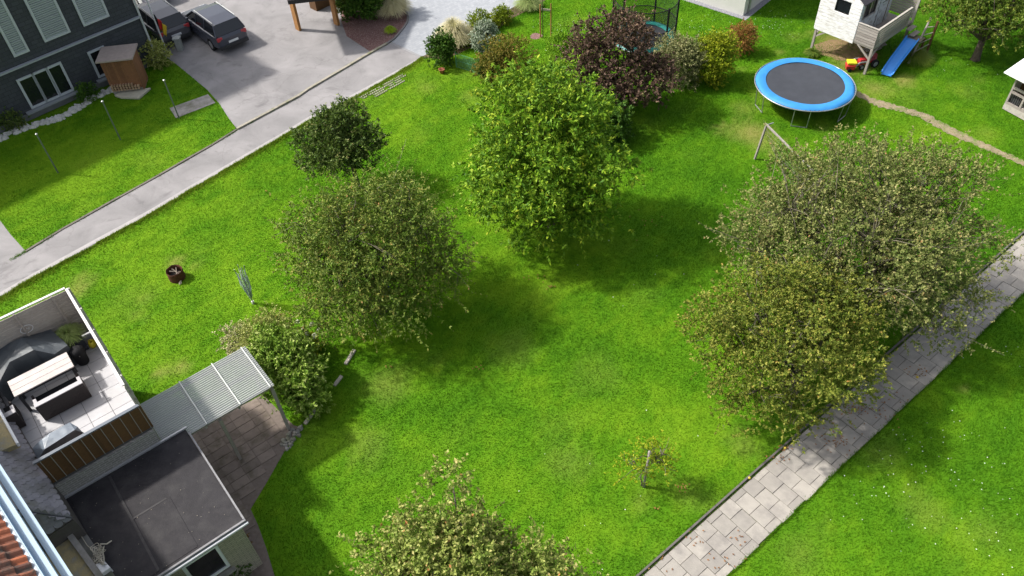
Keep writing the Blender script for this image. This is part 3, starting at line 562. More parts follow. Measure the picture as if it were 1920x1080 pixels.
plant('russet_shrub','round bush with russet and olive leaves behind the walnut tree','shrub',at(948,140),
  [((0,.1,.85),1.25,1.05,.95),((-.2,-.2,.6),1.2,.9,.7)],1900,.075,G_OLR,None,nl=15,tl=(.12,.28),aspect=.55,clump=.25,cf=4,seed=24,zmin=-.95,up=.5)
plant('ivy_shrub','dark green leafy strip at the foot of the round russet bush','shrub',at(912,142),[((0,0,.45),.35,.4,.5)],170,.09,G_DKG,None,nl=14,tl=(.1,.25),aspect=.7,seed=25,zmin=-.9)
plant('round_evergreen','dark green rounded evergreen bush at the corner of the lawn and the road','shrub',at(829,121),
  [((0,0,.8),.62,.58,.85),((.2,.1,1.1),.45,.45,.6)],1100,.07,G_DKG,None,nl=16,tl=(.08,.2),aspect=.6,clump=.15,cf=5,seed=26,zmin=-.95)
plant('blue_shrub','bluish white variegated shrub between the box balls and the russet bush','shrub',at(910,98),
  [((0,0,.7),.6,.5,.8),((.05,.1,1.2),.4,.35,.4)],700,.08,G_BLU,None,nl=14,tl=(.1,.22),aspect=.5,clump=.2,cf=5,seed=27,zmin=-.95)
plant('box_ball','yellow-green clipped box ball beside the pale grass clump','shrub',at(901,60),[((0,0,.55),.62,.6,.58)],900,.05,G_BOX,None,nl=14,tl=(.05,.14),aspect=.6,clump=.1,cf=5,seed=28,zmin=-.95,group='clipped box balls')
plant('box_ball','smaller clipped box ball, the farther one of the pair by the forecourt','shrub',at(943,43),[((0,0,.46),.5,.48,.48)],700,.05,G_BOX,None,nl=14,tl=(.05,.14),aspect=.6,clump=.1,cf=5,seed=29,zmin=-.95,group='clipped box balls')
plant('yellow_shrub','small yellow-green plant tucked between the two clipped box balls','shrub',at(923,50),[((0,0,.3),.3,.3,.32)],140,.08,G_YEL,None,nl=10,tl=(.08,.2),seed=30,zmin=-.9)
plant('fern_plant','low bright green plant in front of the pale grass clump','plant',at(872,82),[((0,0,.25),.38,.3,.3)],170,.09,G_LIM,None,nl=10,tl=(.08,.2),seed=31,zmin=-.9,crown='foliage')
plant('buddleia_shrub','grey-green shrub with faded lilac tips next to the purple shrub','shrub',at(1275,155),
  [((-.1,0,.9),1.0,.8,1.0),((.3,.1,1.3),.7,.6,.7),((-.5,.4,1.6),.6,.5,.5)],1300,.10,G_GRY,None,nl=14,tl=(.2,.45),aspect=.35,clump=.25,cf=3.5,up=.6,seed=32,zmin=-.95)
plant('golden_shrub','yellow-green shrub between the grey-green bush and the red-brown one','shrub',at(1328,150),
  [((0,0,1.0),.95,.85,1.05),((.2,.2,1.6),.7,.6,.6)],1500,.085,G_YEL,None,nl=14,tl=(.15,.35),aspect=.5,clump=.25,cf=3.5,up=.5,seed=33,zmin=-.95)
plant('barberry_shrub','small red-brown shrub, rightmost of the shrub row, in front of the pale house','shrub',at(1386,98),
  [((0,0,.75),.68,.6,.8)],900,.06,G_RED,None,nl=14,tl=(.12,.3),aspect=.5,clump=.15,cf=4,up=.5,seed=34,zmin=-.95)
plant('hedge_shrub','large dark glossy evergreen bush on the mulch bed by the driveway','shrub',at(690,32),
  [((-.2,0,1.0),1.15,.9,1.1),((.6,.3,1.4),.9,.8,1.1),((-.6,.8,1.4),.9,.8,1.1)],2000,.11,G_DKG,None,nl=14,tl=(.15,.35),aspect=.6,clump=.3,cf=3.5,up=.4,seed=35,zmin=-.95)
plant('hedge_shrub','green bush beside the timber carport posts at the top edge','shrub',at(655,30),[((0,0,.8),.5,.7,.9)],450,.10,G_TR,None,nl=14,tl=(.15,.35),aspect=.5,seed=36,zmin=-.95)
def tuft(name,label,base,n,h,spread,mt,seed,w=.02,cat='ornamental grass',part='blades',plume=0):
    base=Vector(base); t=thing(name,label,cat,(base.x,base.y,base.z)); r=np.random.default_rng(seed); th=r.uniform(0,6.283,n); lean=r.uniform(.1,1,n)**.7; hh=h*r.uniform(.6,1.1,n)*(1-.35*lean**2)
    b0=np.array(base)+np.stack([np.cos(th)*.1*spread*r.uniform(0,1,n),np.sin(th)*.1*spread*r.uniform(0,1,n),0*th],-1); q=[]
    d=np.stack([np.cos(th),np.sin(th),0*th],-1); s=np.stack([-np.sin(th),np.cos(th),0*th],-1)*w/2
    prev=b0; 
    for k,(f0,f1) in enumerate([(0,.35),(.35,.7),(.7,1)]):
        def pt(f): 
            x=b0+d*(spread*lean*f**1.6)[:,None]; x=x.copy(); x[:,2]+=hh*(f*(1.75-.75*f)-(lean*.55)*f**3); return x
        a,c=pt(f0),pt(f1); w0,w1=1-f0*.6,1-f1*.8; q.append(np.stack([a-s*w0,a+s*w0,c+s*w1,c-s*w1],1))
    co=np.concatenate(q).reshape(-1,3); co[:,2]=np.maximum(co[:,2],.01)
    npmesh(part,co,4,mt,t,{'tip':np.full(len(co),.7)})
    return t
tuft('pampas_grass','straw-coloured ornamental grass clump behind the dark rounded evergreen',at(853,80),2600,1.45,1.15,G_STR,41,.02)
tuft('pampas_grass','pale cream grass clump overhanging the mulch bed by the forecourt',at(738,28),3000,1.5,1.1,G_STR,42,.022)
tuft('fountain_grass','grey-green fountain grass at the top edge beside the forecourt',at(990,14),1800,.8,.85,G_GRS,43,.018)
tuft('sedge_tuft','small lime green grass tuft near the rim of the mulch bed',at(732,61),700,.42,.38,G_LIM,44,.018)
tuft('weed_tuft','dark green weed at the foot of the playhouse\'s rear left leg',at(1522,103),350,.4,.45,G_TR,45,.05,'plant')
tuft('weed_tuft','rough grass grown long beneath the blue slide and its ladder',at(1712,112),1400,.6,1.0,G_TR,46,.02,'plant')
# shrubs round the corrugated roof
plant('silver_shrub','small silvery grey bush at the left end of the shrubs by the corrugated roof','shrub',at(455,652),[((-.1,-.1,.45),.5,.45,.5)],260,.08,G_SIL,None,nl=12,tl=(.12,.28),aspect=.5,seed=51,zmin=-.9)
plant('olive_shrub','pale olive twiggy bush with upright shoots beyond the corrugated roof','shrub',at(512,672),
  [((-.2,0,.8),.75,.65,.85),((.35,.1,.9),.6,.55,.8),((.2,.3,1.4),.35,.3,.6)],1300,.075,G_OLV,None,nl=13,tl=(.15,.4),aspect=.4,clump=.2,cf=4,up=.9,seed=52,zmin=-.95)
plant('variegated_shrub','cream-edged variegated bush against the end of the corrugated roof','shrub',at(568,745),
  [((-.1,.0,.8),.7,.65,.9),((-.35,.6,1.1),.65,.6,.8),((-.7,.9,1.3),.5,.5,.6),((.15,-.35,.6),.5,.5,.6)],1700,.11,G_VAR,None,boughs=(48,.22,.38),nl=13,tl=(.15,.36),aspect=.5,clump=.28,cf=4,up=.6,seed=53,zmin=-.95)
hy=plant('hydrangea','yellow-green plant with round creamy flower heads beside the variegated bush','shrub',at(578,662),
  [((0,0,.5),.42,.35,.5)],350,.10,G_YEL,None,nl=11,tl=(.1,.25),aspect=.6,seed=54,zmin=-.9)
FLW=leafmat('cream_petal',[(0,(.55,.58,.35)),(1,(.85,.85,.70))],.2)
for x,y,z,s in [(558,603,1.0,.07),(585,608,1.0,.08),(598,607,1.0,.07),(597,618,.95,.06),(568,617,.95,.05),(590,630,.85,.10),(576,626,.9,.07),(558,622,.9,.05),(548,628,.8,.05)]:
    r=np.random.default_rng(int(x)); c=np.array(at(x,y,z)); n=60; d=unit(r.normal(size=(n,3))); P=c+d*s; n1=unit(np.cross(d,r.normal(size=(n,3)))); n2=np.cross(d,n1); q=np.stack([P-n1*.025,P-n2*.025,P+n1*.025,P+n2*.025],1).reshape(-1,3); npmesh('flower_head',q,4,FLW,hy,{'tip':np.full(len(q),.8)})
plant('pot_plant','dark green plant against the foot of the brick wall below the window','plant',at(452,1078),[((0,0,.3),.28,.28,.3)],150,.06,G_DKG,None,nl=12,tl=(.08,.2),seed=56,zmin=-.9,crown='foliage')
# ------------------------------------------------------------------ near house: terrace, extension, roofs
BRICK=brickmat('pale_brick',(.42,.38,.30),(.33,.30,.24),(.22,.20,.17)); BRICKG=brickmat('grey_brick',(.30,.29,.27),(.22,.21,.2),(.42,.41,.39))
TZ=3.0
nh=thing('near_house','house at the lower left with red tiled roof, raised terrace and black flat-roofed extension','house',HP(-4,4,0))
b=MB(); b.ubox(-4.2,0.05,-.05,4.42,0,TZ-.06); b.build('terrace_base',BRICKG,nh)
b=MB(); TILE=mat('pale_floor_tile',(.42,.42,.44),(.31,.31,.335),scale=2.5,island=.35,rough=.55,dirt=(.36,.36,.37),dirt_scale=1.6,spec=.5)
gt=MB(); gt.ubox(-4.2,.05,-.05,4.42,TZ-.058,TZ-.012); gt.build('tile_joints',mat('dark_joint',(.12,.12,.12)),nh)
for i in range(-7,1):
    for j in range(0,11):
        u0=i*.58+.03; v0=j*.41-.03; b.ubox(max(-4.2,u0+.007),min(.04,u0+.573),v0+.006,v0+.404,TZ-.03,TZ+random.uniform(-.002,.002))
b.build('floor_tiles',TILE,nh)
b=MB(); b.ubox(-2.55,.05,4.425,4.56,0,TZ-.03); b.build('terrace_wall',BRICKG,nh)
# extension with flat roof
b=MB(); b.ubox(-5,.62,4.91,4.98,0,2.32); b.ubox(.40,.62,4.98,7.9,0,2.32)
# window wall with two openings
WV=7.9
for u0,u1,z0,z1 in [(-5,-2.2,0,2.32),(-1.28,-1.0,0,2.32),(-.06,.62,0,2.32),(-1.0,-.06,0,.75),(-1.0,-.06,2.12,2.32),(-2.2,-1.28,2.12,2.32),(-2.2,-1.28,0,.75)]: b.ubox(u0,u1,WV,WV+.12,z0,z1)
b.build('extension_wall',BRICK,nh)
BIT=mat('bitumen_felt',(.026,.024,.028),(.013,.012,.015),scale=5,rough=.8,bump=.35,dirt=(.036,.034,.036),dirt_scale=1.6)
BIT2=mat('bitumen_edge',(.055,.052,.055),(.03,.028,.03),scale=8,rough=.8,bump=.3)
b=MB(); b.ubox(-2.55,.72,4.565,8.12,2.33,2.42); b.build('flat_roof',BIT,nh)
b=MB(); b.ubox(-2.4,-1.42,4.7,8.02,2.421,2.436); b.ubox(-1.3,-.42,6.3,8.03,2.421,2.43); b.build('roofing_felt',BIT,nh,bevel=.004)
b=MB(); b.ubox(-1.43,-1.37,4.7,8.0,2.422,2.440); b.ubox(-1.38,-.5,6.26,6.31,2.422,2.436); b.build('felt_seam',BIT2,nh)
r=random.Random(21); b=MB()
for k in range(60):
    p=HP(r.uniform(-2.5,.68),r.uniform(4.7,8.05),2.443); a=r.uniform(0,3); q=Vector((math.cos(a),math.sin(a),0))*r.uniform(.008,.02); q2=Vector((-q.y,q.x,0))*.6; b.add([p-q,p-q2,p+q,p+q2],[(0,1,2,3)])
tag(b.build('roof_debris',mat('pale_debris',(.24,.21,.17),(.08,.07,.06),island=.9),nh),kind='stuff')
TRIM=plain('pale_metal_trim',(.42,.43,.45),.4,.3)
b=MB(); b.ubox(-2.6,.78,4.565,4.62,2.425,2.48); b.build('roof_edge_trim',TRIM,nh)
b=MB(); b.ubox(.73,.775,4.80,8.12,2.36,2.47); b.ubox(-5,.775,8.121,8.17,2.36,2.46); b.build('roof_edge_trim',mat('dull_metal_trim',(.26,.26,.27),(.17,.17,.18)),nh)
b=MB(); b.tube([HP(-5,8.21,2.37),HP(.80,8.21,2.37)],.035,8); b.build('gutter',plain('white_gutter',(.62,.64,.67),.35),nh)
# window
def window(u0,u1,z0,z1,v,parent,fm,open_=False):
    f=MB(); w_=.085
    f.ubox(u0,u1,v,v+.07,z1-w_,z1); f.ubox(u0,u1,v,v+.07,z0,z0+w_); f.ubox(u0,u0+w_,v,v+.07,z0+w_,z1-w_); f.ubox(u1-w_,u1,v,v+.07,z0+w_,z1-w_)
    o=f.build('window_frame',fm,parent,bevel=.006); g=MB(); g.ubox(u0+w_,u1-w_,v+.02,v+.03,z0+w_,z1-w_); g.build('window_pane',GLASS,o); return o
wf=window(-1.0,-.06,.80,1.98,WV+.03,nh,WHITE)
b=MB(); b.ubox(-1.0,-.06,WV+.01,WV+.11,1.98,2.12); b.build('shutter_box',plain('dark_box',(.05,.04,.045),.5),nh)
b=MB(); b.ubox(-1.06,0.0,WV+.12,WV+.24,.70,.75); b.build('window_sill',CONC,nh)
window(-2.2,-1.28,.8,2.1,WV+.03,nh,WHITE)
cs=thing('open_casement','white window sash swung open at the bottom left edge','window',HP(-1.3,8.1,1.2))
b=MB(); d=(HP(-.95,8.55)-HP(-1.3,8.05)).normalized(); A=HP(-1.3,8.06,0)
for z0,z1,a0,a1 in [(.85,.93,0,.75),(1.95,2.03,0,.75),(.93,1.95,0,.08),(.93,1.95,.67,.75)]: b.bar(A+d*a0+Z*(z0+z1)/2,A+d*a1+Z*(z0+z1)/2,.05,z1-z0)
b.build('sash',WHITE,cs); b=MB(); b.bar(A+d*.08+Z*1.44,A+d*.67+Z*1.44,.012,1.02); b.build('pane',GLASS,cs)
# downpipe post of pergola, corrugated roof
pg=thing('corrugated_canopy','translucent grey corrugated roof on posts between the terrace and the leafy bushes','canopy',HP(2,3.8,0))
def corr(i,j):
    u=.07+(3.3-.07)*i+.0; v=2.86+(4.72-2.86)*j; return HP(u,v,2.26+.05*(1-j)+.017*math.sin(v*2*math.pi/.076))
m,nt_,bs,N,L=nodes('translucent_sheet'); g=N('ShaderNodeNewGeometry'); L(mixc(nt_,noise(nt_,g.outputs['Position'],1.5,5),(.46,.475,.455),(.33,.345,.335)),bs.inputs['Base Color']); bs.inputs['Roughness'].default_value=.35
tb=N('ShaderNodeBsdfTransparent'); tb.inputs[0].default_value=(.75,.8,.78,1); mx=N('ShaderNodeMixShader'); mx.inputs[0].default_value=.14; L(bs.outputs[0],mx.inputs[1]); L(tb.outputs[0],mx.inputs[2]); L(mx.outputs[0],nt_.nodes['Material Output'].inputs[0]); SHEETM=m
b=MB(); b.grid(corr,12,290); b.build('corrugated_sheet',SHEETM,pg,smooth=True)
b=MB()
for v in (2.95,3.8,4.62): b.bar(HP(.07,v,2.18),HP(3.26,v,2.18),.06,.1)
for u in (.15,1.2,2.2,3.22): b.bar(HP(u,2.9,2.09),HP(u,4.66,2.09),.06,.08)
b.build('rafters',WOODG,pg)
for u,v in ((3.22,4.62),(3.22,2.95),(1.6,4.62)):
    b=MB(); b.bar(HP(u,v,0),HP(u,v,2.05),.09,.09,up=U); b.build('post',WOODG,pg)
for u in (1.25,2.25,3.18):
    b=MB(); b.bar(HP(u,2.86,2.345),HP(u,4.72,2.30),.035,.012); b.build('batten',plain('pale_batten',(.5,.52,.5),.5),pg)
# lean-to slate roof
SLATE=mat('slate',(.27,.265,.30),(.15,.148,.17),scale=6,island=.5,rough=.6,bump=.3,dirt=(.14,.14,.13),dirt_scale=1.5,spec=.5)
e0,e1=at(16,772,3.3),at(136,972,3.3); ev=(e1-e0); L_=ev.length; ev.normalize(); hip=at(27,957,4.2); foot=at(70,1017,3.3)
inn=Vector((-ev.y,ev.x,0)); inn=inn if inn.dot(U)<0 else -inn
w1=(hip-e1).dot(inn)
b=MB(); top0=e0-ev*4+inn*w1; top0.z=4.2
b.add([e0-ev*4-Z*.03,e1-Z*.03,hip-Z*.03,top0-Z*.03],[(0,1,2,3)]); b.add([e1-Z*.03,foot-Z*.03,hip-Z*.03],[(0,1,2)])
b.add([e1-Z*.05,foot-Z*.05,foot-Z*.9,e1-Z*.9,e0-ev*4-Z*.05,e0-ev*4-Z*.9],[(0,1,2,3),(0,3,5,4)]); b.build('lean_to_core',mat('soffit',(.10,.09,.085)),nh)
sb=MB()
def slate_face(o,ax,up_,wid,hgt,clip,sw=.2,sh=.15):
    nrm=ax.cross(up_).normalized(); nrm=nrm if nrm.z>0 else -nrm; rows=int(hgt/sh)+1
    for r in range(rows):
        n=int(wid/sw)+2
        for c in range(-1,n):
            x=c*sw+(sw/2 if r%2 else 0)+random.uniform(-.01,.01); y=r*sh
            if not clip(x+sw/2,y+.02): continue
            P=lambda a,bb,k:o+ax*a+up_*bb+nrm*k
            hh=sh*1.55; k0=.022+random.uniform(0,.006)
            top=[P(x+.003,y+.06,k0),P(x+sw*.12,y+.015,k0),P(x+sw*.45,y,k0),P(x+sw*.8,y+.02,k0),P(x+sw-.003,y+.07,k0),P(x+sw-.003,y+hh,.004),P(x+.003,y+hh,.004)]
            bot=[q-nrm*.012 for q in top]; sb.add(top+bot,[tuple(range(7))]+[((i+1)%7,i,7+i,7+(i+1)%7) for i in range(7)])
up1=(inn*w1+Z*.9); h1=up1.length; up1.normalize(); xh=(hip-e1).dot(ev)
slate_face(e0-ev*3,ev,up1,L_+3,h1,lambda x,y:0<x<L_+3+xh*y/h1 and y<h1)
ax2=(foot-e1); w2=ax2.length; ax2.normalize(); mid=(hip-e1).dot(ax2); up2=(hip-(e1+ax2*mid)); h2=up2.length; up2.normalize()
slate_face(e1,ax2,up2,w2,h2,lambda x,y: mid*y/h2+.02<x+.05<w2-(w2-mid)*y/h2+.05,.2,.13)
sb.build('slate_roof',SLATE,nh)
b=MB(); b.tube([e1+Z*.03,hip+Z*.04],.02,6); b.build('hip_ridge',plain('dark_ridge',(.05,.05,.06),.5),nh)
# mossy roof strip and concrete gutter behind the extension
MOSS=mat('mossy_roofing',(.48,.39,.22),(.25,.22,.11),scale=4,stretch=(1,1,1),rough=.95,bump=.7,dirt=(.30,.29,.25),dirt_scale=4)
b=MB(); q=ats([(70,1000),(118,975),(196,1088),(210,1130),(40,1130)],2.75); b.prism(q,1.0,2.75); b.build('mossy_lean_to',MOSS,nh)
b=MB(); b.bar(at(114,980,2.78),at(205,1105,2.78),.13,.12); b.build('concrete_coping',CONC,nh)
b=MB(); q=ats([(122,975),(136,962),(232,1105),(212,1115)],2.5); b.prism(q,2.2,2.5); b.build('valley_gutter',mat('wet_concrete',(.20,.20,.19),(.12,.12,.115),scale=5,dirt=(.10,.11,.08)),nh)
# main roof with box gutter
BLUEG=plain('pale_blue_gutter',(.27,.38,.49),.5)
def mb_band(p,z0,z1,mt,name,parent):
    b=MB(); b.prism(p,z0,z1); return b.build(name,mt,parent)
zg=5.5; go0,go1=at(-60,815,zg),at(112,1085,zg); gdir=(go1-go0).normalized(); gin=Vector((-gdir.y,gdir.x,0)); gin=gin if gin.dot(U)<0 else -gin
P0=go0-gdir*3; P1=go1+gdir*4
b=MB(); b.bar(P0+gin*.012-Z*.07,P1+gin*.012-Z*.07,.024,.14); b.bar(P0+gin*.10-Z*.13,P1+gin*.10-Z*.13,.18,.015); b.bar(P0+gin*.20-Z*.05,P1+gin*.20-Z*.05,.024,.18); b.build('box_gutter',BLUEG,nh)
b=MB(); b.bar(P0-gin*.10-Z*.26,P1-gin*.10-Z*.26,.16,.03); b.build('gutter_ledge',BLUEG,nh)
b=MB(); b.bar(P0+gin*.27+Z*.0,P1+gin*.27+Z*.0,.10,.03); b.build('eaves_strip',plain('pale_strip',(.36,.42,.48),.5),nh)
b=MB(); b.prism([P0+gin*.35,P0+gin*8,P1+gin*8,P1+gin*.35],0,5.2); b.build('main_wall',CONC,nh)
RT=mat('clay_roof_tile',(.42,.13,.06),(.075,.045,.04),scale=5,island=.8,rough=.85,bump=.4,dirt=(.05,.05,.045),dirt_scale=3)
upm=(gin*math.cos(R(38))+Z*math.sin(R(38))); nrm=gdir.cross(upm).normalized(); nrm=nrm if nrm.z>0 else -nrm; o0=P0+gin*.3+Z*.01
b=MB()
for r in range(18):
    for c in range(0,52):
        x0=c*.215; y0=r*.31
        def tile(i,j,x0=x0,y0=y0,k=random.uniform(0,.012)): return o0+gdir*(x0+.228*i)+upm*(y0+.36*j)+nrm*(.045+k+.028*math.sin(i*2*math.pi*.95)-.03*j)
        b.grid(tile,6,1); b.add([tile(i/6,0) for i in range(7)]+[tile(i/6,0)-nrm*.03 for i in range(7)],[(i,i+1,i+8,i+7) for i in range(6)])
b.build('tiled_roof',RT,nh,smooth=False)
b=MB(); b.add([o0-nrm*.01,o0+gdir*12-nrm*.01,o0+gdir*12+upm*6-nrm*.01,o0+upm*6-nrm*.01],[(0,1,2,3)]); b.build('roof_deck',BIT,nh)
# small flat stone roof with white edge pipe at the left edge
b=MB(); q=ats([(-80,620),(0,776),(34,832),(-4,848),(-120,890)],3.9); b.prism(q,3.75,3.9); b.build('dormer_slab',MOSS,nh)
b=MB(); b.tube([at(-60,676,3.95),at(0,772,3.95),at(33,832,3.95),at(35,835,3.85)],.035,8); b.build('white_pipe',WHITE,nh)
# balustrade
bl=thing('terrace_balustrade','timber-boarded balustrade with thin pale battens along the terrace edge','balustrade',HP(-1.2,4.5,TZ))
b=MB(); n=0; u=-2.5
while u<.02: b.ubox(u,u+.2,4.46,4.485,TZ+.02,TZ+.93); u+=.2
b.build('boards',WOODB,bl)
b=MB(); u=-2.42
while u<.05: b.ubox(u,u+.016,4.489,4.505,TZ-.05,TZ+.98); u+=.245
b.build('battens',plain('batten_metal',(.30,.28,.25),.5),bl)
b=MB(); b.ubox(-2.55,.07,4.43,4.52,TZ+.98,TZ+1.02); b.build('handrail',plain('handrail_grey',(.09,.11,.14),.5),bl)
b=MB(); b.ubox(-2.55,.07,4.487,4.51,TZ+.0,TZ+.04); b.build('bottom_rail',plain('rail_dark',(.08,.08,.08),.5),bl)
# terrace fences
def slatfence(nm,label,a,c,z0,h,mt,inner,capm,nslat=14):
    t=thing(nm,label,'fence',(a.x,a.y,z0)); d=(c-a); Lf=d.length; d.normalize(); nn=Vector((-d.y,d.x,0)); b=MB()
    for k in range(nslat):
        z=z0+.04+(h-.1)*k/nslat; b.obox(a.lerp(c,.5)+Z*(z+(h-.1)/nslat*.45),d*Lf/2,nn*.009+Z*.0,Z*(h-.1)/nslat*.462)
    b.build('slats',mt,t)
    k=0; x=0
    while x<Lf+.01:
        b=MB(); p=a+d*min(x,Lf-.04)-nn*.02*inner; b.bar(p+Z*z0-nn*.03*inner,p+Z*(z0+h)-nn*.03*inner,.07,.05,up=d); b.build('post',mt,t); x+=1.0 if Lf<5 else 1.8
    b=MB(); b.bar(a+Z*(z0+h+.015),c+Z*(z0+h+.015),.07,.03); b.build('cap_rail',capm,t); return t
CAPW=plain('pale_cap',(.60,.59,.57),.6)
slatfence('slatted_fence','grey weathered slat fence at the back of the terrace with a small white wire ornament',HP(-4.4,0),HP(0,0),TZ,1.8,WOODF,1,CAPW)
slatfence('slatted_fence','pale weathered slat fence on the lawn side of the terrace, seen along its top',HP(.02,.03),HP(.02,4.4),TZ,1.78,mat('whitish_wood',(.60,.58,.54),(.40,.38,.35),scale=10,island=.4,dirt=(.2,.18,.16),dirt_scale=4),-1,CAPW)
wd=thing('wire_ornament','small round white wire ornament hung on the grey terrace fence','ornament',HP(-1.35,.06,TZ+1.15)); b=MB()
cc=HP(-1.35,.05,TZ+1.15)
b.tube([cc+U*.16*math.cos(t)+Z*.13*math.sin(t) for t in np.linspace(0,6.283,25)],.008,5,False)
b.build('ring',WHITE,wd); b=MB(); b.tube([cc-U*.06+Z*.04,cc-U*.02-Z*.04,cc+U*.01+Z*.03,cc+U*.05-Z*.04,cc+U*.07+Z*.03],.007,5); b.build('wire_figure',WHITE,wd)
# covered furniture
TARP=mat('grey_tarpaulin',(.075,.088,.10),(.04,.048,.057),scale=2.5,rough=.5,bump=.25,bscale=7,spec=.5)
def W(px,py,z): return at(px,py,TZ+z)
b=MB(); tv=[W(-30,690,.8),W(4,649,.9),W(39,633,1.05),W(63,656,1.02),W(18,679,.98),W(95,617,.75),W(127,647,.78),W(102,664,.8),W(-6,725,.75),W(60,628,.8)]
fl=[Vector((p.x,p.y,TZ+.01)) for p in tv]
n=len(tv); b.add(tv+fl,[(1,4,2),(2,4,3),(2,3,7,6),(2,6,5,9),(0,8,4,1),(8,n+8,n+4,4),(4,n+4,n+3,3),(3,n+3,n+7,7),(7,n+7,n+6,6),(6,n+6,n+5,5)])
o=b.build('covered_furniture',TARP); sd=o.modifiers.new('s','SUBSURF'); sd.levels=2; sd.render_levels=2; sd.subdivision_type='SIMPLE'
tx=bpy.data.textures.new('folds','CLOUDS'); tx.noise_scale=.25; dm=o.modifiers.new('d','DISPLACE'); dm.texture=tx; dm.strength=.05; dm.mid_level=.5
tag(o,'large dark grey tarpaulin draped over stacked garden furniture by the terrace fence','covered furniture')
b=MB(); tv=[W(61,841,.55),W(78,823,.8),W(93,812,.85),W(131,792,.85),W(146,800,.75),W(158,812,.55),W(84,842,.8),W(140,806,.8),W(71,862,.35),W(165,815,.3)]
n=len(tv); fl=[Vector((p.x,p.y,TZ+.01)) for p in tv]
b.add(tv+fl,[(0,6,1),(1,6,2),(2,6,7,3),(3,7,4),(4,7,5),(0,8,6),(6,8,9,7),(7,9,5),(0,1,n+1,n),(1,2,n+2,n+1),(2,3,n+3,n+2),(3,4,n+4,n+3),(4,5,n+5,n+4),(8,0,n,n+8),(8,n+8,n+9,9)])
o=b.build('covered_box',mat('blue_grey_cover',(.20,.24,.29),(.10,.12,.15),scale=3,rough=.45,bump=.3,bscale=8,spec=.5)); sd=o.modifiers.new('s','SUBSURF'); sd.levels=2; sd.render_levels=2; sd.subdivision_type='SIMPLE'; dm=o.modifiers.new('d','DISPLACE'); dm.texture=tx; dm.strength=.04
tag(o,'blue-grey covered box behind the terrace balustrade','covered box')
# table, bench, chair
tb_=thing('garden_table','long pale plank table on the terrace between the tarpaulin and the bench','table',HP(-1.6,1.5,TZ)); TAB=mat('pale_plank',(.52,.48,.465),(.38,.345,.33),scale=3,stretch=(1,1,1),island=.4,rough=.6,dirt=(.42,.36,.35),dirt_scale=3)
b=MB()
for k in range(3): b.ubox(-2.36,-.80,1.17+k*.22,1.17+k*.22+.21,TZ+.72,TZ+.755)
b.build('table_top',TAB,tb_,bevel=.004)
b=MB(); b.ubox(-2.28,-.9,1.22,1.78,TZ+.63,TZ+.72); b.build('apron',DARKP,tb_)
for u,v in ((-2.3,1.2),(-2.3,1.74),(-.9,1.2),(-.9,1.74)): b=MB(); b.ubox(u,u+.07,v,v+.07,TZ,TZ+.63); b.build('leg',DARKP,tb_)
WICK=mat('dark_wicker',(.045,.037,.037),(.022,.018,.018),scale=30,rough=.75,bump=.5,bscale=70); ARM=plain('pale_grey_arm',(.38,.37,.39),.5)
def bench(label,u0,u1,v0,name='garden_bench',h=.62):
    t=thing(name,label,'bench' if 'bench' in name else 'armchair',HP((u0+u1)/2,v0,TZ)); b=MB(); b.ubox(u0,u1,v0-.62,v0-.06,TZ+.02,TZ+.33); b.build('seat_box',WICK,t)
    b=MB(); b.ubox(u0+.06,u1-.06,v0-.60,v0-.13,TZ+.33,TZ+.40); b.build('cushion',BLACKM,t,bevel=.02)
    b=MB(); b.ubox(u0,u1,v0-.055,v0,TZ+.02,TZ+h); b.build('backrest',WICK,t); b=MB(); b.ubox(u0,u1,v0-.14,v0+.005,TZ+h,TZ+h+.025); b.build('back_rail',ARM,t)
    for u in (u0,u1-.09):
        b=MB(); b.ubox(u,u+.09,v0-.40,v0+.0,TZ+.52,TZ+.545+.0); o=b.build('armrest',ARM,t,bevel=.01)
        b=MB(); b.ubox(u+.01,u+.07,v0-.55,v0-.48,TZ+.33,TZ+.55); b.build('arm_post',WICK,t)
    return t
bench('dark wicker bench seen from behind with pale grey back rail, facing the plank table',-2.06,-.82,2.42)
bench('dark wicker armchair cut off by the left edge of the photo beside the plank table',-3.2,-2.5,2.22,'garden_armchair')
pl=thing('planter_box','dark square planter with a tuft of grass in the terrace corner','planter',HP(-.5,.45,TZ)); b=MB(); b.hexa([HP(-.72,.22,TZ+.01),HP(-.72,.66,TZ+.01),HP(-.3,.66,TZ+.01),HP(-.3,.22,TZ+.01)],[HP(-.76,.18,TZ+.48),HP(-.76,.68,TZ+.48),HP(-.28,.68,TZ+.48),HP(-.28,.18,TZ+.48)]); b.build('planter',plain('dark_blue_planter',(.022,.025,.04),.4),pl,bevel=.01)
def reloc(t,p): t.location=p
gt_=tuft('grass_tuft','x',HP(-.55,.42,TZ+.46),900,.5,.5,G_GRS,61,.015,'plant')
for ch in list(gt_.children):
    ch.location=Vector(ch.location)+(wloc(gt_)-wloc(pl)); ch.parent=pl
bpy.data.objects.remove(gt_)
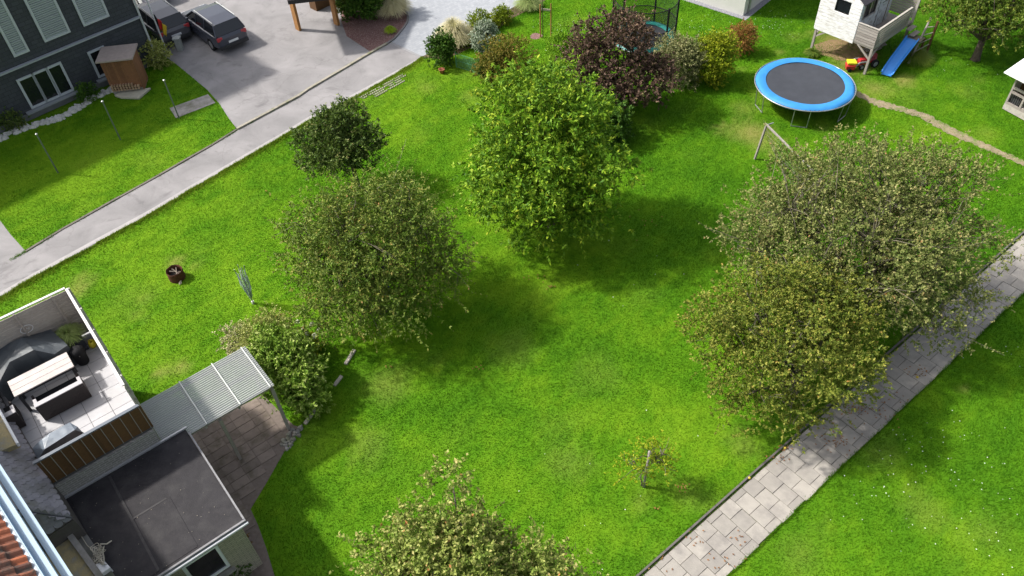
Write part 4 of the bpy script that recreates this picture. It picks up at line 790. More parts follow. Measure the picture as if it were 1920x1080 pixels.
# watering can
wc=thing('watering_can','yellow watering can standing by the pale fence on the terrace','watering can',HP(-.16,.62,TZ)); YEL=plain('yellow_plastic',(.65,.55,.03),.4); c=HP(-.16,.62,TZ)
b=MB(); b.lathe(c,[(0,.005),(.085,.005),(.10,.08),(.095,.17),(.075,.21),(.06,.215),(.05,.20),(.02,.19)],20,ay=(0,1.25,0)); b.build('body',YEL,wc,smooth=True)
b=MB(); b.tube([c+Vector((.07,.0,.06)),c+Vector((.16,.05,.16)),c+Vector((.22,.08,.26))],[.022,.016,.013],10); b.lathe(c+Vector((.225,.082,.265)),[(0,0),(.035,.01),(.035,.018),(0,.02)],14); b.build('spout',YEL,wc,smooth=True)
b=MB(); b.tube([c+Vector((-.07,-.02,.19)),c+Vector((-.05,-.02,.28)),c+Vector((.02,0,.30)),c+Vector((.07,.01,.21))],.011,8); b.build('handle',YEL,wc,smooth=True)
# black kettle barbecue under cover beside the table end
bb=thing('covered_barbecue','black covered kettle barbecue between the tarpaulin and the end of the plank table','barbecue',HP(-.58,1.05,TZ)); c=HP(-.58,1.05,TZ)
b=MB(); b.lathe(c,[(.15,.02),(.17,.25),(.20,.42),(.20,.52),(.14,.60),(.04,.63),(0,.63)],18); b.build('cover',BLACKM,bb,smooth=True); b=MB(); b.tube([c+V*.20+Z*.48,c+V*.28+Z*.50,c+V*.30+Z*.44,c+V*.20+Z*.40],.012,6); b.build('handle',BLACKM,bb)
b=MB()
for k in range(5): b.ubox(-1.0+.0,-.86,.42+k*.13,.51+k*.13,TZ+.25,TZ+.5)
b.ubox(-.98,-.88,.4,1.05,TZ+.02,TZ+.25); tag(b.build('stacked_blocks',mat('dark_block',(.14,.13,.10),(.07,.065,.05),scale=9,island=.5),bevel=.008),'row of small dark blocks beside the planter on the terrace','blocks')
# white box with tangled cable on the flat roof
zb=2.45; c=at(187,1047,zb); jb=thing('roof_junction_box','small white box under a tangle of pale cable on the black flat roof','junction box',c)
b=MB(); q=ats([(178,1058),(196,1052),(207,1064),(186,1078)],zb+.18); b.prism(q,zb-.05,zb+.18); b.build('box',WHITE,jb,bevel=.008)
CAB=plain('pale_cable',(.50,.46,.38),.6); r=random.Random(3); b=MB()
for k in range(9):
    q=[at(r.uniform(170,200),r.uniform(1022,1062),zb+r.uniform(.15,.3)) for _ in range(6)]; cv=[]
    for i in range(5):
        for t in (0,.33,.66): cv.append(q[i].lerp(q[i+1],t)+Vector((r.uniform(-.02,.02),r.uniform(-.02,.02),r.uniform(-.01,.01))))
    b.tube(cv,.008,5,False)
for k in range(3): 
    p=at(178+k*4,1026+k*3,zb+.3); b.tube([p+Vector((.10*math.cos(t),.10*math.sin(t),.03*math.sin(2*t+k))) for t in np.linspace(0,6.283,18)],.007,5,False)
b.build('tangled_cable',CAB,jb)
b=MB(); b.tube([at(136,972,2.6),at(145,985,2.53),at(151,1003,2.53),at(163,1022,2.53),at(174,1032,2.6)],.010,6,False); b.tube([at(188,1020,2.66),at(200,1020,2.55),at(209,1014,2.47)],.016,6); b.build('feed_cable',CAB,jb)
# pots by the wall
for (x,y,rr_,l) in [(458,1028,.17,'round pot with dried reddish plant by the brick wall')]:
    c=at(x,y); t=thing('flower_pot',l,'flower pot',c); b=MB(); b.lathe(c,[(0,.01),(rr_*.7,.01),(rr_*.95,.24),(rr_,.27),(rr_*.92,.27),(rr_*.85,.2),(0,.2)],20); b.build('pot',plain('grey_pot',(.10,.12,.11),.5),t,smooth=True)
    P,D=lobes_twigs(np.random.default_rng(4),[((c.x,c.y,.32),.2,.2,.22)],90,seed=3); npmesh('foliage',leaves_from_twigs(np.random.default_rng(5),P,D,np.full(len(P),.12),10,.05,.5,.1,.8),4,G_RED,t)
# ------------------------------------------------------------------ garden things
# fire barrel
c=at(333,521); fb=thing('fire_barrel','rusty cut-down steel fire barrel standing on the lawn','fire barrel',c); RUST=mat('rust',(.13,.045,.022),(.05,.02,.012),scale=9,rough=.9,bump=.4,metal=.2)
b=MB(); b.lathe(c,[(.29,.01),(.295,.1),(.285,.2),(.29,.30),(.29,.42),(.278,.42),(.27,.2),(.27,.03),(0,.03)],36)
for i,v in enumerate(b.v):
    x,y,z=v
    if z>.40: b.v[i]=(x,y,z-.03*abs(math.sin(3*math.atan2(y-c.y,x-c.x)))-(.04 if .8<math.atan2(y-c.y,x-c.x)<1.2 else 0))
b.build('barrel',RUST,fb,smooth=True)
ASHM=mat('ash',(.10,.09,.08),(.04,.035,.03),scale=14,bump=.8); b=MB(); b.lathe(c,[(.27,.12),(.15,.16),(0,.15)],20); b.build('ash',ASHM,fb)
r=random.Random(2)
for k in range(5):
    b=MB(); a=r.uniform(0,6.28); p=c+Vector((.2*math.cos(a),.2*math.sin(a),.2)); q=c+Vector((.2*math.cos(a+2.6),.2*math.sin(a+2.6),.33)); b.tube([p,q],[.022,.018],7); b.build('burnt_log',mat('charred_wood',(.30,.25,.20),(.06,.05,.04),scale=12),fb)
b=MB(); p=at(337,532); b.tube([p+Z*.02,p+Vector((.04,.1,.05))],[.04,.03],8); b.tube([p+Vector((.0,-.05,.02)),p+Vector((.08,.02,.03))],[.03,.02],8); tag(b.build('wood_scrap',mat('pale_wood_scrap',(.55,.48,.36))),'pale scrap of wood on the grass just below the rusty barrel','wood scrap')
# folded rotary airer
c=at(475,569); ra=thing('rotary_airer','folded rotary clothes airer with grey-blue lines standing on the lawn','clothes airer',c)
b=MB(); b.tube([c-Z*.1,c+Z*1.62],.022,10); b.build('pole',METAL,ra,smooth=True); b=MB(); b.tube([c-Z*.0,c+Z*.12],.05,12); b.build('ground_socket',plain('white_socket',(.6,.6,.58),.5),ra)
for k in range(4):
    a=k*math.pi/2+.5; d=Vector((math.cos(a),math.sin(a),0)); b=MB(); b.tube([c+d*.03+Z*.35,c+d*.17+Z*1.78],.013,7); b.build('arm',METAL,ra)
r=random.Random(8); b=MB()
for k in range(46):
    a=r.uniform(0,6.28); d=Vector((math.cos(a),math.sin(a),0)); e=Vector((math.cos(a+1),math.sin(a+1),0)); z0=r.uniform(.25,.6); b.tube([c+d*r.uniform(.03,.08)+Z*z0,c+d*r.uniform(.08,.15)+e*.05+Z*r.uniform(.8,1.1),c+d*r.uniform(.1,.17)+Z*r.uniform(1.3,1.72)],.006,3,False)
b.build('washing_lines',plain('line_grey_blue',(.42,.50,.52),.5),ra)
# blue trampoline
def ring(b,c,r0,r1,z0,z1,n=64):
    b.lathe(c,[(r0,z0),(r1,z0),(r1,z1),(r0,z1),(r0,z0)],n)
tc=Vector((13.2,30.03,0)); tr=thing('trampoline','large round trampoline with light blue edge pad and black mat','trampoline',tc); TH=.95
BLUP=mat('light_blue_vinyl',(.040,.24,.56),(.030,.19,.47),scale=2,rough=.55,bump=.15,spec=.25)
b=MB(); b.lathe(tc,[(1.72,TH-.01),(1.3,TH-.015),(.6,TH-.022),(0,TH-.025)],72); b.build('jumping_mat',mat('black_mat',(.045,.05,.062),(.03,.033,.042),scale=2,rough=.6,bump=.2,bscale=80),tr,smooth=True)
b=MB(); n=96; vs=[];
def pad(i,j):
    t=2*math.pi*i; seam=1-.6*math.exp(-((i*6)%1-.5)**2*900); rr0=1.66+(2.08-1.66)*j+(.012*math.sin(9*t+1) if j>.9 else 0); z=TH+.012+.035*math.sin(math.pi*min(1,j*1.0))*seam-(.05 if j>=1 else 0)+.01*math.sin(5*t); return tc+Vector((rr0*math.cos(t),rr0*math.sin(t),z))
b.grid(pad,n,6); b.build('edge_pad',BLUP,tr,smooth=True)
b=MB(); 
for s in (1,): b.grid(lambda i,j:tc+Vector(((2.08)*math.cos(2*math.pi*i),(2.08)*math.sin(2*math.pi*i),TH-.035-.085*j*(.6+.4*math.sin(7*math.pi*i)))),n,1)
b.build('pad_skirt',plain('blue_skirt',(.05,.24,.62),.5),tr)
b=MB(); b.tube([tc+Vector((2.12*math.cos(t),2.12*math.sin(t),TH-.05)) for t in np.linspace(0,6.2832,73)],.025,8,False); b.build('frame_ring',METAL,tr,smooth=True)
b=MB()
for k in range(72):
    t=2*math.pi*k/72; d=Vector((math.cos(t),math.sin(t),0)); b.bar(tc+d*1.98+Z*(TH-.03),tc+d*2.11+Z*(TH-.045),.03,.015)
b.build('springs',DARKP,tr)
LEGA=[at(1432,206),at(1492,224),at(1561,226),at(1600,150)]
for k in range(6):
    t=R(252+60*k); d=Vector((math.cos(t),math.sin(t),0)); 
    for s in (-.16,.16):
        e=Vector((-d.y,d.x,0)); b=MB(); b.tube([tc+d*2.08+e*s*2+Z*(TH-.06),tc+d*2.0+e*s*2+Z*.03],.02,8); b.build('leg',METAL,tr)
    b=MB(); b.tube([tc+d*2.0-e*.34+Z*.03,tc+d*2.0+e*.34+Z*.03],.02,8); b.build('foot_bar',METAL,tr)
# second trampoline with net
t2=Vector((6.9,34.9,0)); tn=thing('netted_trampoline','trampoline with black safety net and green edge pad behind the purple shrub','trampoline',t2); r2=1.45; h2_=.85
m,nt_,bs,N,L=nodes('safety_net'); bs.inputs['Base Color'].default_value=(.015,.018,.02,1); tb=N('ShaderNodeBsdfTransparent'); mx=N('ShaderNodeMixShader'); mx.inputs[0].default_value=.62; L(bs.outputs[0],mx.inputs[1]); L(tb.outputs[0],mx.inputs[2]); L(mx.outputs[0],nt_.nodes['Material Output'].inputs[0]); NET=m
b=MB(); b.lathe(t2,[(1.2,h2_),(0,h2_-.02)],48); b.build('jumping_mat',mat('black_mat',(.045,.05,.062)),tn)
b=MB(); b.lathe(t2,[(1.16,h2_+.02),(1.3,h2_+.05),(1.5,h2_+.03),(1.52,h2_-.06)],60); b.build('edge_pad',mat('green_vinyl',(.03,.27,.24),(.02,.2,.18),scale=2,rough=.4),tn,smooth=True)
b=MB(); b.lathe(t2,[(r2,h2_+.02),(r2,2.75)],60); b.build('safety_net',NET,tn)
b=MB(); b.lathe(t2,[(r2+.01,h2_+.02),(r2+.01,1.65)],60); b.build('net_skirt',NET,tn)
for zz in (1.65,2.75): b=MB(); b.tube([t2+Vector(((r2+.01)*math.cos(t),(r2+.01)*math.sin(t),zz)) for t in np.linspace(0,6.2832,49)],.022,6,False); b.build('net_ring',BLACKM,tn)
for k in range(6):
    t=R(30*0+60*k+2); p=t2+Vector((1.53*math.cos(t),1.53*math.sin(t),0)); b=MB(); b.tube([p,p+Z*2.85],.045,10); b.build('net_pole',BLACKM,tn)
b=MB(); b.tube([t2+Vector((1.53*math.cos(t),1.53*math.sin(t),h2_-.05)) for t in np.linspace(0,6.2832,49)],.03,6,False); b.build('frame_ring',METAL,tn)
# goal
gl=thing('football_goal','weathered wooden football goal with sagging net at the edge of the big tree','goal',at(1415,298)); g0_=at(1415,298); gt0=at(1437,235,1.75); gt1=at(1489,287,1.75); gd=(gt1-gt0).normalized(); gtE=gt0+gd*3.1; gE=gtE.copy(); gE.z=0; gE+= (g0_-gt0).xy.to_3d()
for a,c in ((g0_,gt0),(gE,gtE)): b=MB(); b.bar(a-Z*.05,c,.07,.07,up=gd); b.build('goal_post',WOODG,gl)
b=MB(); b.bar(gt0-gd*.05+Z*.03,gtE+gd*.05+Z*.03,.06,.06); b.build('crossbar',mat('crossbar_wood',(.32,.29,.26),(.2,.18,.16),scale=10),gl)
bk=Vector((gd.y,-gd.x,0)); bk=bk if bk.x>0 else -bk
b=MB(); b.bar(gt0+Z*.0,gt0+bk*.32+Z*.03,.04,.04); b.build('net_hook',METAL,gl)
NETM=plain('net_cord',(.22,.20,.15),.9); b=MB(); nu,nv=16,9
def netp(i,j):
    s=i*3.1; j2=j; side=.15+.5*math.sin(math.pi*min(1,j2*1.0))*max(0,1-s/1.0); dep=.15+ .75*j2**1.6; z=1.72*(1-j2)+.03; sag=.25*j2*(1-j2); return gt0.lerp(gtE,i)*1+gd*side*j2*1.1+bk*(dep*j2-sag*.3)+Vector((0,0,z-gt0.z))
for i in range(nu+1): b.tube([netp(i/nu,j/nv) for j in range(nv+1)],.005,3,False)
for j in range(nv+1): b.tube([netp(i/nu,j/nv) for i in range(nu+1)],.005,3,False)
b.build('net',NETM,gl)
# tree stakes and the young tree's stem at the top
yb=at(1018,70); yt=plant('young_tree','slender young tree between two orange stakes at the top edge','tree',yb,[((0,0,2.9),.55,.55,.8)],120,.08,G_TR,None,nl=10,tl=(.15,.35),seed=71)
b=MB(); b.tube([yb,yb+Vector((.0,.0,1.5)),yb+Vector((-.03,0,3.0))],[.022,.018,.01],8); b.build('trunk',BARK,yt)
ys=thing('tree_support','two orange-brown round stakes joined by a pale crosspiece round the young tree','tree support',yb); sl_=at(1014.5,70); sr_=at(1032.5,68)
sl_,sr_=at(1013.5,70),at(1033,69)
for p in (sl_,sr_): b=MB(); b.tube([p-Z*.05,p+Z*1.75],.033,8); b.build('stake',WOODO,ys)
b=MB(); b.bar(sl_+Z*1.5,sr_+Z*1.42,.03,.09); b.build('crosspiece',mat('pale_wood_scrap',(.55,.48,.36)),ys)
# wire mesh fence and terracotta lump
mf=thing('mesh_fence','low green wire mesh fence between the dark evergreen and the russet bush','fence',at(878,130)); m0,m1=at(856,126),at(900,140); b=MB(); n=26
GW=plain('green_wire',(.10,.30,.20),.5)
for k in range(n):
    for s in (-1,1):
        a=m0.lerp(m1,k/n); c_=m0.lerp(m1,min(1,max(0,(k+s*4)/n))); b.tube([a+Z*.02,c_+Z*.75],.0035,3,False)
for z in (.03,.38,.75): b.tube([m0+Z*z,m1+Z*z],.006,4,False)
b.build('mesh',GW,mf)
for p in (m0,m1): b=MB(); b.tube([p,p+Z*.85],.02,6); b.build('post',GW,mf)
c=at(829,137); b=MB(); b.lathe(c,[(0,.01),(.10,.01),(.15,.2),(.16,.22),(.13,.22),(.11,.12),(0,.12)],14); tag(b.build('terracotta_pot',plain('terracotta',(.30,.10,.05),.8),smooth=True),'small terracotta pot at the foot of the dark rounded evergreen','flower pot')
# ------------------------------------------------------------------ playhouse
PB=at(1637,90,1.35); PAa=at(1528,47,1.35); PC=at(1727,45,1.35)
pa=(PAa-PB); PWd=pa.length; pa.normalize(); pb=(PC-PB); pb=(pb-pa*pb.dot(pa)); PLn=3.4; pb.normalize(); PB0=Vector((PB.x,PB.y,0))
def PP(a,b_,z): return PB0+pa*a+pb*b_+Z*z
def pbox(m_,a0,a1,b0,b1,z0,z1): m_.hexa([PP(a0,b0,z0),PP(a0,b1,z0),PP(a1,b1,z0),PP(a1,b0,z0)],[PP(a0,b0,z1),PP(a0,b1,z1),PP(a1,b1,z1),PP(a1,b0,z1)])
ph=thing('playhouse','white wooden playhouse on stilts with a grey railed deck','playhouse',PB0); PF=1.35
b=MB(); pbox(b,-.02,PWd,.0,PLn,PF-.10,PF-.0); b.build('floor_deck',WOODG,ph)
for a_,b_ in ((.03,.03),(PWd-.1,.05),(.03,PLn-.1),(PWd-.1,PLn-.1)):
    b=MB(); b.bar(PP(a_,b_,0),PP(a_,b_,PF-.1),.10,.10,up=pa); b.build('stilt',WOODG,ph)
for p,q in ((PP(.05,.03,.75),PP(.75,.03,PF-.1)),(PP(.03,.06,.75),PP(.03,.65,PF-.1)),(PP(PWd-.1,.05,.8),PP(PWd-.65,.03,PF-.1)),(PP(PWd-.1,.08,.8),PP(PWd-.1,.55,PF-.1))):
    b=MB(); b.bar(p,q,.06,.07); b.build('brace',WOODG,ph)
CA0,CA1,CB1=.98,PWd,2.75; EZ=3.10
# horizontal boards of the cabin walls
b=MB()
def boards(m_,mk,z0,z1,holes,n):
    hh=(z1-z0)/n
    for k in range(n):
        za,zb_=z0+k*hh+.007,z0+(k+1)*hh-.007; segs=[(0,1)]
        for (s0,s1,h0,h1) in holes:
            if zb_>h0 and za<h1: segs=[x for s in segs for x in ((s[0],min(s[1],s0)),(max(s[0],s1),s[1])) if x[1]-x[0]>.005]
        for s in segs: mk(m_,s[0],s[1],za,zb_)
boards(b,lambda m_,s0,s1,za,zb_:pbox(m_,CA0+(CA1-CA0)*s0,CA0+(CA1-CA0)*s1,-.03,.0,za,zb_),PF-.16,EZ,[(.27,.63,2.40,2.90)],13)
boards(b,lambda m_,s0,s1,za,zb_:pbox(m_,CA1,CA1+.03,CB1*s0,CB1*s1,za,zb_),PF-.1,EZ,[],13)
boards(b,lambda m_,s0,s1,za,zb_:pbox(m_,CA0+(CA1-CA0)*s0,CA0+(CA1-CA0)*s1,CB1,CB1+.03,za,zb_),PF,EZ,[],13)
b.build('cabin_wall',WOODW,ph)
PWM=mat('pale_blue_white_wood',(.50,.55,.60),(.38,.42,.46),scale=4,dirt=(.2,.2,.2),dirt_scale=6)
for q0,q1,z0_,z1_ in ((0,.06,PF,EZ),(.06,.46,PF,2.28),(.06,.46,2.96,EZ),(.46,.56,PF,EZ),(.56,.86,2.98,EZ),(.86,1,PF,EZ)):
    b=MB(); pbox(b,CA0-.03,CA0,CB1*q0,CB1*q1,z0_,z1_); b.build('porch_wall',PWM,ph)
b=MB(); pbox(b,CA0-.05,CA0-.03,CB1*.57,CB1*.85,PF+.02,2.97); dr=b.build('door',mat('door_pale_wood',(.48,.53,.58),(.36,.4,.45),scale=4,dirt=(.15,.15,.15),dirt_scale=7),ph)
b=MB(); pbox(b,CA0-.056,CA0-.051,CB1*.69,CB1*.73,2.72,2.84); pbox(b,CA0-.056,CA0-.051,CB1*.64,CB1*.78,2.5,2.53); b.build('door_carving',BLACKM,dr)
b=MB(); pbox(b,CA0-.04,CA0+.0,CB1*.86,CB1*.89,PF,EZ); b.build('door_post',WOODB,ph)
b=MB(); pbox(b,CA0+.02,CA1-.03,.02,CB1-.02,PF+.01,PF+.03); b.build('cabin_floor',WOODB,ph)
fr=MB(); 
for k in (.06,.25,.44): pbox(fr,CA0-.045,CA0-.031,CB1*k,CB1*k+.05,2.28,2.96)
pbox(fr,CA0-.045,CA0-.031,CB1*.06,CB1*.46,2.25,2.30); pbox(fr,CA0-.045,CA0-.031,CB1*.06,CB1*.46,2.94,2.99); fr.build('window_frame',WOODG,ph)
b=MB(); pbox(b,CA0+.0,CA0+.008,CB1*.06,CB1*.46,2.28,2.96); b.build('window_pane',GLASS,ph)
b=MB(); pbox(b,CA0+(CA1-CA0)*.27,CA0+(CA1-CA0)*.63,.03,.038,2.40,2.90); b.build('window_pane',GLASS,ph)
b=MB(); rm=(CA0+CA1)/2; rt=EZ+.75
for s,(a0,a1) in enumerate(((CA0-.12,rm),(CA1+.25,rm))):
    z0=EZ-.02
    b.add([PP(a0,-.08,z0),PP(a1,-.08,rt),PP(a1,CB1+.28,rt),PP(a0,CB1+.28,z0),PP(a0,-.08,z0-.05),PP(a1,-.08,rt-.05),PP(a1,CB1+.28,rt-.05),PP(a0,CB1+.28,z0-.05)],[(0,1,2,3),(7,6,5,4),(0,4,5,1),(3,2,6,7),(0,3,7,4)])
b.build('roof',mat('roof_felt',(.055,.05,.06),(.03,.028,.034),scale=6,rough=.8,bump=.3),ph)
b=MB(); b.add([PP(CA0,0,EZ),PP(CA1,0,EZ),PP(rm,0,rt-.06)],[(0,1,2)]); b.build('gable',WOODW,ph)
# railings of horizontal boards
rl=MB(); nb_=7
for k in range(nb_):
    za=PF-.02+k*.125; zb_=za+.100
    pbox(rl,0,CA0-.03,-.025,0,za,zb_); pbox(rl,-.025,.0,-.025,PLn-.55,za,zb_)
for k in range(nb_+3):
    za=PF-.02+k*.125; zb_=za+.105; pbox(rl,0,1.4,PLn-.02,PLn,za+.15,zb_+.15)
rl.build('deck_railing',WOODG,ph)
rl=MB(); pbox(rl,-.06,CA0-.03,-.05,.03,PF+.87,PF+.90); pbox(rl,-.06,.03,.03,PLn-.55,PF+.87,PF+.90); pbox(rl,-.0,1.45,PLn-.05,PLn+.03,PF+1.42,PF+1.45); pbox(rl,-.06,.04,PLn-.06,PLn+.03,PF-.1,PF+1.42); pbox(rl,-.06,.03,PLn-.6,PLn-.55,PF,PF+.87); rl.build('handrail',mat('pale_grey_wood',(.45,.42,.38),(.3,.28,.25),scale=10),ph)
stp=MB()
for k,(aa,zz) in enumerate(((-.18,1.17),(-.42,.98))): pbox(stp,aa-.12,aa+.12,PLn-.62,PLn-.02,zz,zz+.04)
stp.build('step',WOODG,ph)
# slide platform with leaning rails and the slide
sp0=at(1711,68,.95); lad=thing('slide_ladder','timber ladder frame with small landing beside the blue slide','ladder frame',Vector((sp0.x,sp0.y,0)))
s_top0,s_top1=at(1700,71,.92),at(1721,77,.92); sdx=(s_top1-s_top0).normalized(); bot0,bot1=at(1652,139,.06),at(1671,144,.06); run=(bot0-s_top0); run.z=0; run.normalize()
b=MB(); q=[s_top0-sdx*.05,s_top1+sdx*.12,s_top1+sdx*.12-run*.55,s_top0-sdx*.05-run*.55]; b.prism(q,.84,.90); b.build('landing',mat('mossy_board',(.22,.19,.15),(.12,.11,.08),scale=8,island=.4),lad)
for p in (q[0],q[3],q[2]):
    bb_=MB(); bb_.bar(Vector((p.x,p.y,0)),Vector((p.x,p.y,.84)),.08,.08,up=U); bb_.build('post',WOODB,lad)
l0,l1=at(1703,119),at(1746,33,1.62); b=MB(); b.tube([l0,l1],.05,9); b.build('leaning_pole',WOODG,lad,smooth=True)
p0=at(1736,101); b=MB(); b.bar(p0,p0+Z*1.65,.09,.09,up=U); b.build('post',WOODB,lad)
for k in range(4): 
    t=.25+k*.18; b=MB(); b.tube([l0.lerp(l1,t),Vector((p0.x,p0.y,l0.lerp(l1,t).z+.12))],.022,6); b.build('rung',WOODG,lad)
sldm=plain('blue_slide_plastic',(.05,.28,.80),.28)
slo=thing('slide','bright blue plastic slide running down from the timber landing','slide',Vector((bot0.x,bot0.y,0)))
def sl(i,j):
    t=j; L0=(bot0-s_top0); p=s_top0.lerp(bot0,t); p2=s_top1.lerp(bot1,t); z=.93*(1-t)+.10*t+.10*math.sin(math.pi*2*t)*(-.25)+(.05*math.sin(math.pi*t*1.0)); 
    q=p.lerp(p2,min(1,max(0,(i-.12)/.76))); z+= .0 if .1<i<.9 else .11
    if i<=.02: q=p-sdx*.045; z-=.01
    if i>=.98: q=p2+sdx*.045; z-=.01
    if t>.9: z-= (t-.9)*.4
    return Vector((q.x,q.y,z))
b=MB(); us=[0,.06,.12,.3,.5,.7,.88,.94,1.0]; 
vs=[sl(u,j/18) for j in range(19) for u in us]; n=len(us); b.add(vs,[(j*n+i,j*n+i+1,(j+1)*n+i+1,(j+1)*n+i) for j in range(18) for i in range(n-1)])
o=b.build('chute',sldm,slo,smooth=True); so_=o.modifiers.new('t','SOLIDIFY'); so_.thickness=.02
# toy tractor
REDP=plain('red_plastic',(.48,.03,.035),.35); GRYP=plain('grey_plastic',(.26,.27,.28),.45); tt=at(1624,124); th_=R(18); 
xa=Vector((math.cos(th_),math.sin(th_),0))*-1; ya=Vector((-xa.y,xa.x,0)); ty=thing('toy_tractor','red ride-on toy tractor with grey loader arms under the playhouse','toy tractor',tt)
def TP(x,y,z): return tt+xa*x+ya*y+Z*z
def tbox(m_,x0,x1,y0,y1,z0,z1): m_.hexa([TP(x0,y0,z0),TP(x1,y0,z0),TP(x1,y1,z0),TP(x0,y1,z0)],[TP(x0+.02,y0+.015,z1),TP(x1-.02,y0+.015,z1),TP(x1-.02,y1-.015,z1),TP(x0+.02,y1-.015,z1)])
b=MB(); tbox(b,.05,.55,-.12,.12,.22,.48); tbox(b,-.35,.1,-.11,.11,.2,.34); b.build('body',REDP,ty,bevel=.02)
b=MB(); tbox(b,-.32,-.02,-.14,.14,.34,.40); tbox(b,-.36,-.30,-.14,.14,.36,.62); b.build('seat',mat('dull_red',(.25,.05,.07)),ty,bevel=.015)
b=MB(); b.tube([TP(.12,0,.46),TP(.02,0,.62)],.015,6); b.lathe(TP(.02,0,.62),[(.09,0),(.11,.01),(.09,.02)],16); b.build('steering_wheel',BLACKM,ty)
def wheel(m_name,x,y,r_w,wd_,par):
    b=MB(); b.lathe(TP(x,y,r_w),[(r_w*.6,-wd_/2),(r_w,-wd_/2),(r_w,wd_/2),(r_w*.6,wd_/2)],20,ax=xa,ay=Z,az=ya); o=b.build('wheel',BLACKM,par); b=MB(); b.lathe(TP(x,y,r_w),[(0,-wd_/2-.01),(r_w*.6,-wd_/2),(r_w*.6,wd_/2),(0,wd_/2+.01)],16,ax=xa,ay=Z,az=ya); b.build('rim',GRYP,o)
for x,y,r_w,wd_ in ((-.25,-.22,.19,.11),(-.25,.22,.19,.11),(.42,-.17,.13,.08),(.42,.17,.13,.08)): wheel('wheel',x,y,r_w,wd_,ty)
b=MB()
for s in (-.12,.12): b.bar(TP(.15,s*1.6,.36),TP(.62,s*1.6,.42),.04,.06); b.bar(TP(.62,s*1.6,.42),TP(.88,s*1.3,.16),.04,.06)
b.build('loader_arms',GRYP,ty)
bt=at(1590,131); bo=thing('toy_loader_bucket','red and yellow toy trailer bucket in front of the toy tractor','toy trailer',bt); b=MB(); b.hexa([bt+Vector((-.16,-.14,.08)),bt+Vector((.2,-.2,.08)),bt+Vector((.24,.12,.08)),bt+Vector((-.12,.16,.08))],[bt+Vector((-.2,-.18,.30)),bt+Vector((.22,-.24,.33)),bt+Vector((.28,.16,.33)),bt+Vector((-.14,.2,.30))]); b.build('tub',REDP,bo,bevel=.02)
b=MB(); c_=bt+Vector((.04,.02,.38)); b.hexa([c_+Vector((-.18,-.14,-.05)),c_+Vector((.18,-.2,-.05)),c_+Vector((.22,.12,-.05)),c_+Vector((-.14,.16,-.05))],[c_+Vector((-.20,-.18,.07)),c_+Vector((.22,-.24,.07)),c_+Vector((.26,.16,.07)),c_+Vector((-.16,.2,.07))]); b.build('scoop',YEL,bo,bevel=.02)
b=MB(); b.lathe(bt+Vector((-.02,-.2,.09)),[(0,-.03),(.09,-.03),(.09,.03),(0,.03)],14,ax=(1,0,0),ay=(0,0,1),az=(0,1,0)); b.build('wheel',BLACKM,bo)
# pallet / stacked boards under playhouse
pw=at(1635,96); st_=thing('board_stack','stack of grey weathered boards on the ground under the playhouse deck','stacked boards',pw); r=random.Random(6)
for k in range(7):
    d=(Vector((math.cos(R(25+r.uniform(-12,12))),math.sin(R(25+r.uniform(-12,12))),0))); p=pw+Vector((r.uniform(-.15,.15),r.uniform(-.25,.3),.04+.05*k)); b=MB(); b.bar(p-d*.6,p+d*.6,.11,.03); b.build('board',WOODG,st_)
# sandbox-like dark shade items left out; small hen house at the right edge
H0=at(1878,205); hd=(at(1920,228)-H0); hd.z=0; hd.normalize(); hu=Vector((-hd.y,hd.x,0)); hu=hu if hu.x>0 else -hu
def HH(a,b_,z): return Vector((H0.x,H0.y,0))+hd*a+hu*b_+Z*z
hh_=thing('rabbit_hutch','grey wooden hutch with wire panels and a white roof at the right edge','hutch',HH(0,0,0))
def hbox(m_,a0,a1,b0,b1,z0,z1): m_.hexa([HH(a0,b0,z0),HH(a1,b0,z0),HH(a1,b1,z0),HH(a0,b1,z0)],[HH(a0,b0,z1),HH(a1,b0,z1),HH(a1,b1,z1),HH(a0,b1,z1)])
b=MB(); hbox(b,0,2.4,0,1.8,.05,.32); b.build('base_board',mat('pale_grey_wood',(.45,.42,.38),(.3,.28,.25),scale=10),hh_)
b=MB()
for a_ in (0,.62,1.24,1.86,2.32): hbox(b,a_,a_+.08,-.0,.08,.32,1.75)
for z in (.32,.85,1.05,1.45,1.68): hbox(b,.08,2.32,.005,.06,z,z+.10)
hbox(b,0,.07,.08,1.8,.32,1.6); b.build('frame',WOODG,hh_)
b=MB(); hbox(b,.08,2.32,.5,.52,.32,1.7); b.build('back_panel',WOODB,hh_)
b=MB()
for k in range(24): a_=.1+k*.09; b.tube([HH(a_,.03,.42),HH(a_,.03,.85)],.005,4,False)
b.build('wire_panel',METAL,hh_)
b=MB(); hbox(b,.12,.5,.12,.45,.35,.62); b.build('feed_box',DARKP,hh_)
b=MB(); b.hexa([HH(-.32,-.55,1.80),HH(2.7,-.55,1.80),HH(2.7,1.3,2.30),HH(-.32,1.3,2.30)],[HH(-.32,-.55,1.84),HH(2.7,-.55,1.84),HH(2.7,1.3,2.34),HH(-.32,1.3,2.34)]); b.hexa([HH(-.32,1.31,2.30),HH(2.7,1.31,2.30),HH(2.7,2.4,1.80),HH(-.32,2.4,1.80)],[HH(-.32,1.31,2.34),HH(2.7,1.31,2.34),HH(2.7,2.4,1.84),HH(-.32,2.4,1.84)]); b.build('roof',mat('white_roof_sheet',(.78,.78,.78),(.65,.65,.66),scale=2,rough=.5),hh_)
